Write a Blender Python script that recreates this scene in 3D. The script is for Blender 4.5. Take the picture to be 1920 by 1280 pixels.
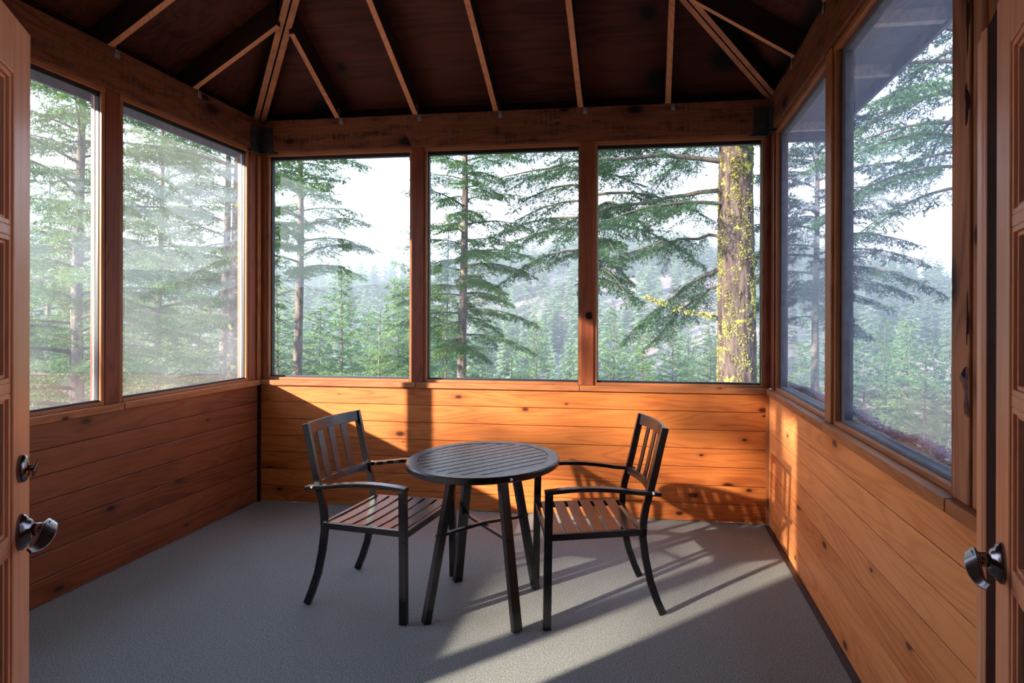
import bpy, bmesh, math, random
import numpy as np
from mathutils import Vector, Matrix

# ------------------------------------------------------------------ clear
for o in list(bpy.data.objects): bpy.data.objects.remove(o)
SC = bpy.context.scene
COL = SC.collection
R = math.radians

# ------------------------------------------------------------------ camera
FPX, CX, CY, PHI, ROLL = 1086.27, 1070.63, 590.28, .1286, .0024
CAM = Vector((2.8683, -4.0056, 1.4))
W = 3.684                      # room width
cd = bpy.data.cameras.new('camera'); cam = bpy.data.objects.new('camera', cd); COL.objects.link(cam)
cd.sensor_width = 36; cd.lens = FPX/1920*36
cd.shift_x = (960-CX)/1920; cd.shift_y = (CY-640)/1920
cd.clip_start = .02; cd.clip_end = 3000
Rv = Vector((math.cos(PHI), math.sin(PHI), 0)); Fv = Vector((-math.sin(PHI), math.cos(PHI), 0)); Uv = Vector((0, 0, 1))
ex = Rv*math.cos(ROLL)+Uv*math.sin(ROLL); eu = -Rv*math.sin(ROLL)+Uv*math.cos(ROLL)
m = Matrix((ex, eu, -Fv)).transposed().to_4x4(); m.translation = CAM
cam.matrix_world = m
SC.camera = cam

# ------------------------------------------------------------------ world, sun, exposure
SC.view_settings.view_transform = 'Standard'; SC.view_settings.look = 'None'
SC.view_settings.gamma = 1; SC.view_settings.use_curve_mapping = False
SC.view_settings.exposure = 0.72
wd = bpy.data.worlds.new('sky'); SC.world = wd; wd.use_nodes = True
wn = wd.node_tree; wn.nodes.clear()
def wnode(t, **k):
    n = wn.nodes.new(t)
    for a, b in k.items(): setattr(n, a, b)
    return n
wo = wnode('ShaderNodeOutputWorld'); wb = wnode('ShaderNodeBackground'); wb.inputs['Strength'].default_value = 2.5
tc = wnode('ShaderNodeTexCoord'); mp = wnode('ShaderNodeMapping'); mp.inputs['Scale'].default_value = (1, 1, 3.2)
nz = wnode('ShaderNodeTexNoise'); nz.inputs['Scale'].default_value = 2.1; nz.inputs['Detail'].default_value = 6
cr = wnode('ShaderNodeValToRGB')
cr.color_ramp.elements[0].position = .38; cr.color_ramp.elements[0].color = (.62, .74, .95, 1)
cr.color_ramp.elements[1].position = .62; cr.color_ramp.elements[1].color = (.88, .92, 1.0, 1)
wn.links.new(tc.outputs['Generated'], mp.inputs[0]); wn.links.new(mp.outputs[0], nz.inputs['Vector'])
sx = wnode('ShaderNodeSeparateXYZ'); mr = wnode('ShaderNodeMapRange'); mr.inputs[1].default_value = .02; mr.inputs[2].default_value = .75
zr_ = wnode('ShaderNodeValToRGB')      # pale haze at the horizon, deep blue overhead
for i_, (p_, c_) in enumerate(((0, (1.0, 1.0, 1.0, 1)), (1, (.50, .66, .94, 1)))): zr_.color_ramp.elements[i_].position = p_; zr_.color_ramp.elements[i_].color = c_
e_ = zr_.color_ramp.elements.new(.35); e_.color = (.78, .87, 1, 1)
mm = wnode('ShaderNodeMix', data_type='RGBA', blend_type='MULTIPLY'); mm.inputs[0].default_value = 1
wn.links.new(tc.outputs['Generated'], sx.inputs[0]); wn.links.new(sx.outputs[2], mr.inputs[0]); wn.links.new(mr.outputs[0], zr_.inputs[0])
wn.links.new(nz.outputs['Fac'], cr.inputs[0]); wn.links.new(cr.outputs[0], mm.inputs[6]); wn.links.new(zr_.outputs[0], mm.inputs[7])
wn.links.new(mm.outputs[2], wb.inputs[0]); wn.links.new(wb.outputs[0], wo.inputs[0])

SUN_DIR = Vector((1, .92, -.4495)).normalized()
sd = bpy.data.lights.new('sun', 'SUN'); sd.energy = 12.0; sd.angle = R(.9); sd.color = (1, .90, .76)
sun = bpy.data.objects.new('sun', sd); COL.objects.link(sun)
sun.rotation_euler = SUN_DIR.to_track_quat('-Z', 'Y').to_euler(); sun.location = (-8, -10, 6)

# ------------------------------------------------------------------ materials
def nodes(name):
    mt = bpy.data.materials.new(name); mt.use_nodes = True
    nt = mt.node_tree; nt.nodes.clear()
    out = nt.nodes.new('ShaderNodeOutputMaterial')
    def N(t, ins=None, **k):
        n = nt.nodes.new(t)
        for a, b in k.items(): setattr(n, a, b)
        for a, b in (ins or {}).items():
            if isinstance(b, bpy.types.NodeSocket): nt.links.new(b, n.inputs[a])
            else: n.inputs[a].default_value = b
        return n
    return mt, nt, out, N
def math_(N, op, a, b=0.0, c=None):
    ins = {0: a, 1: b}
    if c is not None: ins[2] = c
    return N('ShaderNodeMath', ins, operation=op).outputs[0]
def ramp(N, fac, stops):
    n = N('ShaderNodeValToRGB', {0: fac}); e = n.color_ramp.elements
    while len(e) < len(stops): e.new(.5)
    for i, (p, c) in enumerate(stops):
        e[i].position = p; e[i].color = (*c, 1) if len(c) == 3 else c
    return n.outputs[0]
def mixc(N, f, a, b, bt='MIX'):
    n = N('ShaderNodeMix', data_type='RGBA', blend_type=bt)
    for s, v in ((n.inputs[0], f), (n.inputs[6], a), (n.inputs[7], b)):
        if isinstance(v, bpy.types.NodeSocket): n.id_data.links.new(v, s)
        else: s.default_value = (*v, 1) if isinstance(v, tuple) and len(v) == 3 else v
    return n.outputs[2]

def wood(name, light, dark, axis='x', board=None, knots=.5, rough=.5, coat=.06, vary=.35, knot_size=1.0, grain=1.0, dark_tone=0.0):
    """procedural softwood: growth rings stretched along `axis`, knots, a tone of its own for each board"""
    mt, nt, out, N = nodes(name)
    tc = N('ShaderNodeTexCoord'); sp = N('ShaderNodeSeparateXYZ', {0: tc.outputs['Object']})
    s = dict(x=sp.outputs[0], y=sp.outputs[1], z=sp.outputs[2])
    a = s[axis]; others = [k for k in 'xyz' if k != axis]
    # cross-grain coordinates: use both so every face of a board has a grain
    b = s[others[1]]; c = s[others[0]]
    if board:
        z0, h = board
        zz = math_(N, 'DIVIDE', math_(N, 'SUBTRACT', s['z'], z0), h)
        idx = math_(N, 'FLOOR', zz)
        wnz = N('ShaderNodeTexWhiteNoise', {'W': math_(N, 'ADD', idx, 3.7)}, noise_dimensions='1D')
        rnd = wnz.outputs['Value']
    else:
        oi = N('ShaderNodeObjectInfo'); rnd = oi.outputs['Random']
    a2 = math_(N, 'ADD', a, math_(N, 'MULTIPLY', rnd, 37.0))
    b2 = math_(N, 'ADD', b, math_(N, 'MULTIPLY', rnd, 11.0))
    v = N('ShaderNodeCombineXYZ', {0: math_(N, 'MULTIPLY', a2, .9), 1: math_(N, 'MULTIPLY', b2, 9.0), 2: math_(N, 'MULTIPLY', c, 9.0)}).outputs[0]
    n1 = N('ShaderNodeTexNoise', {'Vector': v, 'Scale': 1.0, 'Detail': 1.5, 'Roughness': .45, 'Distortion': .6})
    ring = math_(N, 'SINE', math_(N, 'MULTIPLY', n1.outputs['Fac'], 62.0*grain))
    ring = math_(N, 'MULTIPLY_ADD', ring, .5, .5)
    ring = math_(N, 'POWER', ring, 1.8)
    v2 = N('ShaderNodeCombineXYZ', {0: math_(N, 'MULTIPLY', a2, 3.0), 1: math_(N, 'MULTIPLY', b2, 170.0), 2: math_(N, 'MULTIPLY', c, 170.0)}).outputs[0]
    n2 = N('ShaderNodeTexNoise', {'Vector': v2, 'Scale': 1.0, 'Detail': 2.0})
    v3 = N('ShaderNodeCombineXYZ', {0: math_(N, 'MULTIPLY', a2, 1.3), 1: math_(N, 'MULTIPLY', b2, 3.0), 2: math_(N, 'MULTIPLY', c, 3.0)}).outputs[0]
    n3 = N('ShaderNodeTexNoise', {'Vector': v3, 'Scale': 1.3, 'Detail': 3.0})
    f = math_(N, 'ADD', math_(N, 'MULTIPLY', ring, .36), math_(N, 'MULTIPLY', n2.outputs['Fac'], .40))
    f = math_(N, 'ADD', f, math_(N, 'MULTIPLY', math_(N, 'SUBTRACT', n3.outputs['Fac'], .5), 1.1))
    f = math_(N, 'ADD', f, math_(N, 'MULTIPLY', math_(N, 'SUBTRACT', rnd, .5), vary))
    mid = tuple((l*.62+d*.38) for l, d in zip(light, dark))
    colr = ramp(N, f, [(.0, light), (.45, mid), (.95, dark)])
    # knots
    vk = N('ShaderNodeCombineXYZ', {0: math_(N, 'MULTIPLY', a2, 2.4), 1: math_(N, 'MULTIPLY', b2, 4.6), 2: 0.0}).outputs[0]
    vo = N('ShaderNodeTexVoronoi', {'Vector': vk, 'Scale': 1.0, 'Randomness': 1.0}, voronoi_dimensions='2D')
    rc = N('ShaderNodeSeparateColor', {0: vo.outputs['Color']})
    size = math_(N, 'MULTIPLY', math_(N, 'MAXIMUM', math_(N, 'SUBTRACT', rc.outputs[0], 1-knots), 0.0), .22*knot_size)
    kn = N('ShaderNodeMapRange', {0: vo.outputs['Distance'], 1: math_(N, 'MULTIPLY', size, .7), 2: math_(N, 'ADD', math_(N, 'MULTIPLY', size, 1.5), .0001), 3: 1.0, 4: 0.0}).outputs[0]
    kn = math_(N, 'MULTIPLY', kn, math_(N, 'GREATER_THAN', rc.outputs[0], 1-knots))
    halo = N('ShaderNodeMapRange', {0: vo.outputs['Distance'], 1: size, 2: math_(N, 'ADD', math_(N, 'MULTIPLY', size, 4.0), .0001), 3: .55, 4: 0.0}).outputs[0]
    halo = math_(N, 'MULTIPLY', halo, math_(N, 'GREATER_THAN', rc.outputs[0], 1-knots))
    colr = mixc(N, halo, colr, tuple(d*.8 for d in dark))
    colr = mixc(N, kn, colr, tuple(d*.16 for d in dark))
    if dark_tone:  # dark stains smudged over the wood
        v4 = N('ShaderNodeCombineXYZ', {0: math_(N, 'MULTIPLY', a2, 2.2), 1: math_(N, 'MULTIPLY', b2, 9.0), 2: 0.0}).outputs[0]
        n4 = N('ShaderNodeTexNoise', {'Vector': v4, 'Scale': 1.5, 'Detail': 6.0, 'Roughness': .7})
        v5 = N('ShaderNodeCombineXYZ', {0: math_(N, 'MULTIPLY', a2, 60.0), 1: math_(N, 'MULTIPLY', b2, 5.0), 2: 0.0}).outputs[0]
        n5 = N('ShaderNodeTexNoise', {'Vector': v5, 'Scale': 1.0, 'Detail': 3.0})
        sf = math_(N, 'ADD', n4.outputs['Fac'], math_(N, 'MULTIPLY', math_(N, 'SUBTRACT', n5.outputs['Fac'], .5), .35))
        colr = mixc(N, math_(N, 'MULTIPLY', ramp(N, sf, [(.50, (0, 0, 0)), (.68, (1, 1, 1))]), dark_tone), colr, tuple(d*.22 for d in dark))
    bmp = N('ShaderNodeBump', {'Strength': .22, 'Distance': .004, 'Height': math_(N, 'ADD', n2.outputs['Fac'], math_(N, 'MULTIPLY', ring, -.3))})
    bs = N('ShaderNodeBsdfPrincipled', {'Base Color': colr, 'Roughness': math_(N, 'MULTIPLY_ADD', n3.outputs['Fac'], .2, rough-.1), 'Normal': bmp.outputs[0],
                                      'Coat Weight': coat, 'Coat Roughness': .22, 'Specular IOR Level': .28})
    nt.links.new(bs.outputs[0], out.inputs[0])
    return mt

def plain(name, color, rough=.5, metal=0.0, noise=0.0, nscale=20, coat=0.0, bump=0.0, spec=.5):
    mt, nt, out, N = nodes(name)
    tc = N('ShaderNodeTexCoord')
    n = N('ShaderNodeTexNoise', {'Vector': tc.outputs['Object'], 'Scale': nscale, 'Detail': 4.0})
    lo = tuple(c*(1-noise) for c in color); hi = tuple(min(1, c*(1+noise)) for c in color)
    c = ramp(N, n.outputs['Fac'], [(.3, lo), (.7, hi)])
    ins = {'Base Color': c, 'Roughness': rough, 'Metallic': metal, 'Coat Weight': coat, 'Specular IOR Level': spec}
    if bump: ins['Normal'] = N('ShaderNodeBump', {'Strength': bump, 'Distance': .003, 'Height': n.outputs['Fac']}).outputs[0]
    bs = N('ShaderNodeBsdfPrincipled', ins)
    nt.links.new(bs.outputs[0], out.inputs[0]); return mt

def carpet():
    mt, nt, out, N = nodes('carpet')
    tc = N('ShaderNodeTexCoord')
    n = N('ShaderNodeTexNoise', {'Vector': tc.outputs['Object'], 'Scale': 170.0, 'Detail': 4.0, 'Roughness': .75})
    n2 = N('ShaderNodeTexNoise', {'Vector': tc.outputs['Object'], 'Scale': 4.0, 'Detail': 4.0})
    c = ramp(N, n.outputs['Fac'], [(.30, (.066, .070, .064)), (.5, (.245, .252, .23)), (.70, (.60, .61, .565))])
    c = mixc(N, math_(N, 'MULTIPLY', n2.outputs['Fac'], .35), c, (.18, .185, .17))
    b = N('ShaderNodeBump', {'Strength': .8, 'Distance': .006, 'Height': n.outputs['Fac']})
    bs = N('ShaderNodeBsdfPrincipled', {'Base Color': c, 'Roughness': .95, 'Normal': b.outputs[0], 'Specular IOR Level': .1, 'Sheen Weight': .15})
    nt.links.new(bs.outputs[0], out.inputs[0]); return mt

def glass(name, film=.06, tint=(1, 1, 1), film_col=(.75, .8, .85), gloss=1.0):
    mt, nt, out, N = nodes(name)
    tr = N('ShaderNodeBsdfTransparent', {0: (*tint, 1)})
    gl = N('ShaderNodeBsdfGlossy', {0: (1, 1, 1, 1), 'Roughness': .0})
    ge = N('ShaderNodeNewGeometry')
    fr = N('ShaderNodeFresnel', {0: math_(N, 'MULTIPLY_ADD', ge.outputs['Backfacing'], 1/1.45-1.45, 1.45)})
    mx = N('ShaderNodeMixShader', {0: math_(N, 'MULTIPLY', fr.outputs[0], gloss), 1: tr.outputs[0], 2: gl.outputs[0]})
    if film:
        tl = N('ShaderNodeBsdfTranslucent', {0: (*film_col, 1)})
        tc = N('ShaderNodeTexCoord')
        n = N('ShaderNodeTexNoise', {'Vector': tc.outputs['Object'], 'Scale': 2.2, 'Detail': 5.0})
        f = N('ShaderNodeMapRange', {0: n.outputs['Fac'], 1: .3, 2: .7, 3: film*.6, 4: film*1.4}).outputs[0]
        mx = N('ShaderNodeMixShader', {0: f, 1: mx.outputs[0], 2: tl.outputs[0]})
    nt.links.new(mx.outputs[0], out.inputs[0]); return mt

def screen():
    # fine dark insect mesh: mostly see-through, thread colour slate
    mt, nt, out, N = nodes('insect_screen')
    tr = N('ShaderNodeBsdfTransparent', {0: (1, 1, 1, 1)})
    df = N('ShaderNodeBsdfDiffuse', {0: (.15, .16, .20, 1)}); tl = N('ShaderNodeBsdfTranslucent', {0: (.22, .24, .32, 1)})
    a = N('ShaderNodeAddShader', {0: df.outputs[0], 1: tl.outputs[0]})
    mx = N('ShaderNodeMixShader', {0: .17, 1: tr.outputs[0], 2: a.outputs[0]})
    nt.links.new(mx.outputs[0], out.inputs[0]); return mt

def foliage(name, dark, light, trans=.35):
    mt, nt, out, N = nodes(name)
    tc = N('ShaderNodeTexCoord'); oi = N('ShaderNodeObjectInfo')
    n = N('ShaderNodeTexNoise', {'Vector': tc.outputs['Object'], 'Scale': .9, 'Detail': 5.0, 'Roughness': .65})
    f = math_(N, 'ADD', n.outputs['Fac'], math_(N, 'MULTIPLY', math_(N, 'SUBTRACT', oi.outputs['Random'], .5), .35))
    c = ramp(N, f, [(.32, dark), (.68, light)])
    df = N('ShaderNodeBsdfPrincipled', {'Base Color': c, 'Roughness': .55, 'Specular IOR Level': .35})
    tl = N('ShaderNodeBsdfTranslucent', {0: c})
    mx = N('ShaderNodeMixShader', {0: trans, 1: df.outputs[0], 2: tl.outputs[0]})
    nt.links.new(mx.outputs[0], out.inputs[0]); return mt

def bark(name, dark, light, lichen=None, amt=.5, sc=1.0):
    mt, nt, out, N = nodes(name)
    tc = N('ShaderNodeTexCoord')
    mp = N('ShaderNodeMapping', {0: tc.outputs['Object'], 'Scale': (14*sc, 14*sc, 3.0*sc)})
    n = N('ShaderNodeTexNoise', {'Vector': mp.outputs[0], 'Scale': 1.0, 'Detail': 6.0, 'Roughness': .65, 'Distortion': .5})
    c = ramp(N, n.outputs['Fac'], [(.35, dark), (.62, light)])
    if lichen:
        n2 = N('ShaderNodeTexNoise', {'Vector': tc.outputs['Object'], 'Scale': 9.0*sc, 'Detail': 5.0, 'Roughness': .7})
        g = N('ShaderNodeTexNoise', {'Vector': tc.outputs['Object'], 'Scale': 1.3, 'Detail': 2.0})
        lf = math_(N, 'ADD', n2.outputs['Fac'], math_(N, 'MULTIPLY', math_(N, 'SUBTRACT', g.outputs['Fac'], .5), .5))
        mk = ramp(N, lf, [(1-amt, (0, 0, 0)), (1-amt+.05, (1, 1, 1))])
        c = mixc(N, mk, c, lichen)
    b = N('ShaderNodeBump', {'Strength': .8, 'Distance': .03, 'Height': n.outputs['Fac']})
    bs = N('ShaderNodeBsdfPrincipled', {'Base Color': c, 'Roughness': .9, 'Normal': b.outputs[0], 'Specular IOR Level': .15})
    nt.links.new(bs.outputs[0], out.inputs[0]); return mt

def hillside():
    mt, nt, out, N = nodes('hillside')
    tc = N('ShaderNodeTexCoord')
    n = N('ShaderNodeTexNoise', {'Vector': tc.outputs['Object'], 'Scale': .05, 'Detail': 8.0, 'Roughness': .7})
    n2 = N('ShaderNodeTexNoise', {'Vector': tc.outputs['Object'], 'Scale': .9, 'Detail': 6.0, 'Roughness': .8})
    c = ramp(N, n.outputs['Fac'], [(.38, (.12, .13, .07)), (.5, (.30, .23, .22)), (.62, (.40, .31, .31))])
    c = mixc(N, math_(N, 'MULTIPLY', n2.outputs['Fac'], .6), c, (.07, .09, .05))
    bs = N('ShaderNodeBsdfPrincipled', {'Base Color': c, 'Roughness': 1.0, 'Specular IOR Level': .0})
    nt.links.new(bs.outputs[0], out.inputs[0]); return mt

LT, DK = (.60, .182, .042), (.30, .058, .011)
BH, BZ = .1247, -.0015
M = {}
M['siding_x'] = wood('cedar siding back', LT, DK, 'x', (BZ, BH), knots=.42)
M['siding_l'] = wood('cedar siding left', (.25, .072, .026), (.10, .024, .009), 'y', (BZ, BH), knots=.42, coat=.3)  # back wall's cedar darkened: the left wall's shade put into the colour
M['siding_y'] = wood('cedar siding side', (.90, .335, .110), (.60, .175, .045), 'y', (BZ, BH), knots=.46, coat=.12, vary=.6)  # back wall's cedar lightened: window light put into the colour
M['trim_x'] = wood('fir trim x', (.42, .145, .048), (.19, .05, .016), 'x', knots=.2)
M['trim_y'] = wood('fir trim y', (.42, .145, .048), (.19, .05, .016), 'y', knots=.2)
M['trim_z'] = wood('fir trim z', (.42, .145, .048), (.19, .05, .016), 'z', knots=.25)
M['post'] = wood('post wood', (.27, .066, .024), (.11, .022, .009), 'z', knots=.35)
M['old'] = wood('weathered post wood', (.56, .22, .10), (.17, .05, .025), 'z', coat=0, rough=.7, knots=.6, knot_size=1.5)
M['beam_x'] = wood('beam wood x', (.24, .072, .027), (.08, .019, .009), 'x', knots=.5, knot_size=1.4, coat=.05, rough=.6, dark_tone=.85)
M['beam_y'] = wood('beam wood y', (.24, .072, .027), (.08, .019, .009), 'y', knots=.5, knot_size=1.4, coat=.05, rough=.6, dark_tone=.85)
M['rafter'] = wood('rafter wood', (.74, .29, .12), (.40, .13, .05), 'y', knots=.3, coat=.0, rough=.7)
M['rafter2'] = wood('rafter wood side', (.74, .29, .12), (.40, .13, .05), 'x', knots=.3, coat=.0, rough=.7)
M['ply'] = wood('stained plywood', (.11, .024, .009), (.030, .006, .003), 'x', knots=.5, knot_size=2.0, coat=.0, rough=.75, grain=.5)
M['door'] = wood('door fir', (.82, .35, .18), (.62, .23, .11), 'z', knots=0.0, rough=.45, coat=.2, vary=.1, grain=.6)
M['dark_tone'] = wood('dark rafter wood', (.035, .010, .005), (.014, .004, .0025), 'y', knots=.3, coat=0, rough=.8)
M['dark'] = plain('dark wood and rabbet shade', (.030, .009, .006), .85, noise=.3, spec=.1)
M['carpet'] = carpet()
M['metal'] = plain('charcoal powder coat', (.005, .0045, .006), .27, noise=.0, nscale=40, coat=.0, spec=.55)
M['black'] = plain('black gasket', (.012, .012, .014), .4)
M['slate'] = plain('slate vinyl frame', (.13, .13, .155), .5, noise=.2)
M['greywood'] = plain('weathered grey wood', (.42, .38, .34), .8, noise=.25, nscale=30)
M['steel'] = plain('galvanised steel', (.42, .42, .42), .42, metal=.8, noise=.35, nscale=60)
M['bracket'] = plain('dark steel bracket', (.06, .055, .05), .5, metal=.5, noise=.3)
M['bronze'] = plain('polished dark bronze', (.24, .21, .22), .17, metal=1.0, noise=.0)
M['white'] = plain('white nylon plug', (.75, .75, .75), .4)
M['glass'] = glass('window glass', .02)
M['glassL'] = glass('dusty window glass', .034)
M['glassR'] = glass('window glass right', .012, gloss=.35)
M['glassD'] = glass('door glass', 0, tint=(.45, .45, .50))
M['screen'] = screen()
M['plaster'] = plain('cream plaster', (.50, .46, .40), .8, noise=.05)
M['oak'] = plain('house floor', (.20, .12, .07), .5, noise=.2)
M['shingle'] = plain('roof shingle', (.09, .085, .08), .9, noise=.4, nscale=30)
M['fol_near'] = foliage('fir needles', (.038, .095, .026), (.14, .25, .060))
M['fol_dark'] = foliage('dark fir needles', (.022, .062, .026), (.075, .165, .048))
M['fol_pale'] = foliage('pale fir needles', (.085, .16, .080), (.22, .33, .15))
M['fol_mid'] = foliage('mid fir needles', (.09, .18, .085), (.25, .37, .15))
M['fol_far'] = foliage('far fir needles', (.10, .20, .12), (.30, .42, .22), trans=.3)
M['bark_grey'] = bark('grey bark', (.055, .042, .036), (.20, .165, .145), (.30, .30, .07), .40)
M['bark_big'] = bark('furrowed bark', (.022, .015, .013), (.135, .098, .084), (.42, .40, .06), .42, sc=.8)
M['twig'] = plain('twig bark', (.075, .060, .048), .9, noise=.5, nscale=8)
M['moss'] = plain('yellow lichen', (.36, .35, .09), .9, noise=.4, nscale=25)
M['hill'] = hillside()
M['bluehill'] = plain('forested hill haze blue', (.10, .15, .19), 1, noise=.35, nscale=.06)  # distance haze painted into the forest colour as blue

# ------------------------------------------------------------------ object helpers
def link(name, me, mat, parent=None, smooth=False):
    o = bpy.data.objects.new(name, me); COL.objects.link(o)
    if mat: me.materials.append(mat)
    if parent: o.parent = parent
    if smooth: me.polygons.foreach_set('use_smooth', [True]*len(me.polygons))
    return o
class MB:
    def __init__(s): s.v = []; s.f = []
    def add(s, vs, fs):
        k = len(s.v); s.v += [tuple(v) for v in vs]; s.f += [tuple(i+k for i in f) for f in fs]; return s
    def box(s, a, b):
        (x0, y0, z0), (x1, y1, z1) = a, b
        x0, x1 = min(x0, x1), max(x0, x1); y0, y1 = min(y0, y1), max(y0, y1); z0, z1 = min(z0, z1), max(z0, z1)
        return s.add([(x0, y0, z0), (x1, y0, z0), (x1, y1, z0), (x0, y1, z0), (x0, y0, z1), (x1, y0, z1), (x1, y1, z1), (x0, y1, z1)],
                     [(3, 2, 1, 0), (4, 5, 6, 7), (0, 1, 5, 4), (1, 2, 6, 5), (2, 3, 7, 6), (3, 0, 4, 7)])
    def sweep(s, pts, w, h, side=None):
        """rectangular bar through pts; w along `side`, h across it"""
        pts = [Vector(p) for p in pts]; n = len(pts); base = len(s.v)
        for i, p in enumerate(pts):
            d = (pts[min(i+1, n-1)]-pts[max(i-1, 0)]).normalized()
            sd_ = Vector(side) if side else Vector((0, 0, 1)).cross(d)
            sd_ = (sd_-d*sd_.dot(d)).normalized(); u = d.cross(sd_).normalized()
            ww = w[i] if isinstance(w, (list, tuple)) else w; hh = h[i] if isinstance(h, (list, tuple)) else h
            for a, b in ((-1, -1), (1, -1), (1, 1), (-1, 1)): s.v.append(tuple(p+sd_*a*ww/2+u*b*hh/2))
        for i in range(n-1):
            k = base+i*4
            for j in range(4): s.f.append((k+j, k+(j+1) % 4, k+4+(j+1) % 4, k+4+j))
        s.f.append((base+3, base+2, base+1, base)); k = base+(n-1)*4; s.f.append((k, k+1, k+2, k+3)); return s
    def tube(s, pts, r, seg=10):
        pts = [Vector(p) for p in pts]; n = len(pts); base = len(s.v)
        ref = Vector((0, 0, 1)) if abs((pts[-1]-pts[0]).normalized().z) < .9 else Vector((1, 0, 0))
        for i, p in enumerate(pts):
            d = (pts[min(i+1, n-1)]-pts[max(i-1, 0)]).normalized()
            a = ref.cross(d).normalized(); b = d.cross(a)
            rr = r[i] if isinstance(r, (list, tuple)) else r
            for j in range(seg):
                t = 2*math.pi*j/seg; s.v.append(tuple(p+(a*math.cos(t)+b*math.sin(t))*rr))
        for i in range(n-1):
            for j in range(seg):
                k = base+i*seg; s.f.append((k+j, k+(j+1) % seg, k+seg+(j+1) % seg, k+seg+j))
        s.f.append(tuple(base+j for j in range(seg))[::-1]); k = base+(n-1)*seg; s.f.append(tuple(k+j for j in range(seg))); return s
    def build(s, name, mat, parent=None, bevel=0.0, smooth=False, seg=2):
        me = bpy.data.meshes.new(name); me.from_pydata(s.v, [], s.f); me.update()
        bm = bmesh.new(); bm.from_mesh(me); bmesh.ops.recalc_face_normals(bm, faces=bm.faces); bm.to_mesh(me); bm.free()
        o = link(name, me, mat, parent, smooth)
        if bevel:
            b = o.modifiers.new('bevel', 'BEVEL'); b.width = bevel; b.segments = seg; b.limit_method = 'ANGLE'; b.angle_limit = R(35)
            o.data.polygons.foreach_set('use_smooth', [True]*len(o.data.polygons)); b.harden_normals = True
        return o
def tag(o, label=None, cat=None, group=None, kind=None):
    for k, v in (('label', label), ('category', cat), ('group', group), ('kind', kind)):
        if v: o[k] = v
    return o
def empty(name, loc, rz=0):
    o = bpy.data.objects.new(name, None); COL.objects.link(o); o.location = loc; o.rotation_euler = (0, 0, rz); o.empty_display_size = .1; return o
def copy_tree(o, parent=None):
    c = o.copy(); COL.objects.link(c)
    if parent: c.parent = parent
    for ch in [q for q in bpy.data.objects if q.parent is o]: copy_tree(ch, c)
    return c
def struct(o, label=None): return tag(o, label, kind='structure')

# ================================================================== ROOM SHELL
ZS = .873        # top of siding
SH = .911        # top of sill boards
ZB, ZT = 2.612, 2.846     # header beam
YF = -3.44       # house wall plane
YE = -4.72       # south end of the porch, beside the house corner
SL = .63
Lp, Bp, Rp = [-1.195, -3.74], [1.226, 2.464], [-1.215, -2.358]

# floor with carpet
struct(MB().box((-.02, YE, -.06), (W+.02, .02, 0)).build('floor', M['carpet']), 'grey low pile carpet over the whole porch floor')

def siding(name, p0, dirv, length, nrm, mat, mb=None, n=7):
    """horizontal V-joint boards from the floor up; nrm points into the room"""
    mb = mb or MB(); p0 = Vector(p0); d = Vector(dirv); nn = Vector(nrm); t = .019; vj = .006
    prof = []
    for i in range(n):
        a, b = BZ+i*BH, BZ+(i+1)*BH
        if i == 0: a = .004
        prof += [(a, -.013), (a+.0030, -.013), (a+.0034, -.001), (a+.005, 0), (b-.003, 0), (b-.0012, -.0015), (b-.0004, -.013)]
    prof[-1] = (ZS, -.004); prof[-2] = (ZS-.001, -.002); prof[-3] = (ZS-.005, 0)
    k = len(mb.v)
    for e in (0, length):
        for z, o in prof: mb.v.append(tuple(p0+d*e+nn*o+Vector((0, 0, z))))
        for z in (ZS, .004): mb.v.append(tuple(p0+d*e-nn*.10+Vector((0, 0, z))))
    m_ = len(prof)+2
    for i in range(m_): mb.f.append((k+i, k+(i+1) % m_, k+m_+(i+1) % m_, k+m_+i))
    mb.f.append(tuple(range(k, k+m_))[::-1]); mb.f.append(tuple(range(k+m_, k+2*m_)))
    return mb.build(name, mat)
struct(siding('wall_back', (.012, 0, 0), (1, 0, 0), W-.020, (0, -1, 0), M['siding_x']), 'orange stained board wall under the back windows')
struct(siding('wall_left', (0, -.028, 0), (0, -1, 0), -YE-.03, (1, 0, 0), M['siding_l']), 'stained board wall, colour darkened for shade, under the left windows')
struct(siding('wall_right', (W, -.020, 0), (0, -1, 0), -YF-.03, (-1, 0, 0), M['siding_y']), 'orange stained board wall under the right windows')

# corner strips
tn = [0]
def trim(mb, mat, label, bevel=.002):
    tn[0] += 1; return struct(mb.build('trim_%d' % tn[0], mat, bevel=bevel), label)
trim(MB().box((-.10, -.026, .002), (-.001, .10, ZS)), M['dark'], 'dark corner batten behind the left corner')
trim(MB().box((.0, -.016, .002), (.011, .0, ZS)), M['dark'], 'thin corner strip in the left back corner')
trim(MB().box((W-.020, -.019, .002), (W-.0003, -.0003, ZS)), M['trim_z'], 'narrow corner strip in the right back corner', 0)

# sill boards: one per bay with butt joints under the posts
for a, b in ((-.02, 1.226), (1.229, 2.412), (2.415, W+.0)):
    trim(MB().box((a, -.022, ZS), (b, .055, SH)), M['trim_x'], 'sill board under the back windows', .003)
for a, b in ((-.024, -1.152), (-1.155, -3.70), (-3.703, YE)):
    trim(MB().box((-.055, b, ZS), (.022, a, SH)), M['trim_y'], 'sill board under the left windows', .003)
for a, b in ((-.024, -1.235), (-1.238, -2.335), (-2.340, YF+.002)):
    trim(MB().box((W-.022, b, ZS), (W+.055, a, SH)), M['trim_y'], 'sill board under the right windows', .003)

# black strip painting in the shade of the floor gap along right wall
trim(MB().box((W-.030, YF+.01, .0005), (W-.001, -.03, .006)), M['black'], 'black strip painted for the shaded gap between carpet and right wall', 0)

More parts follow.
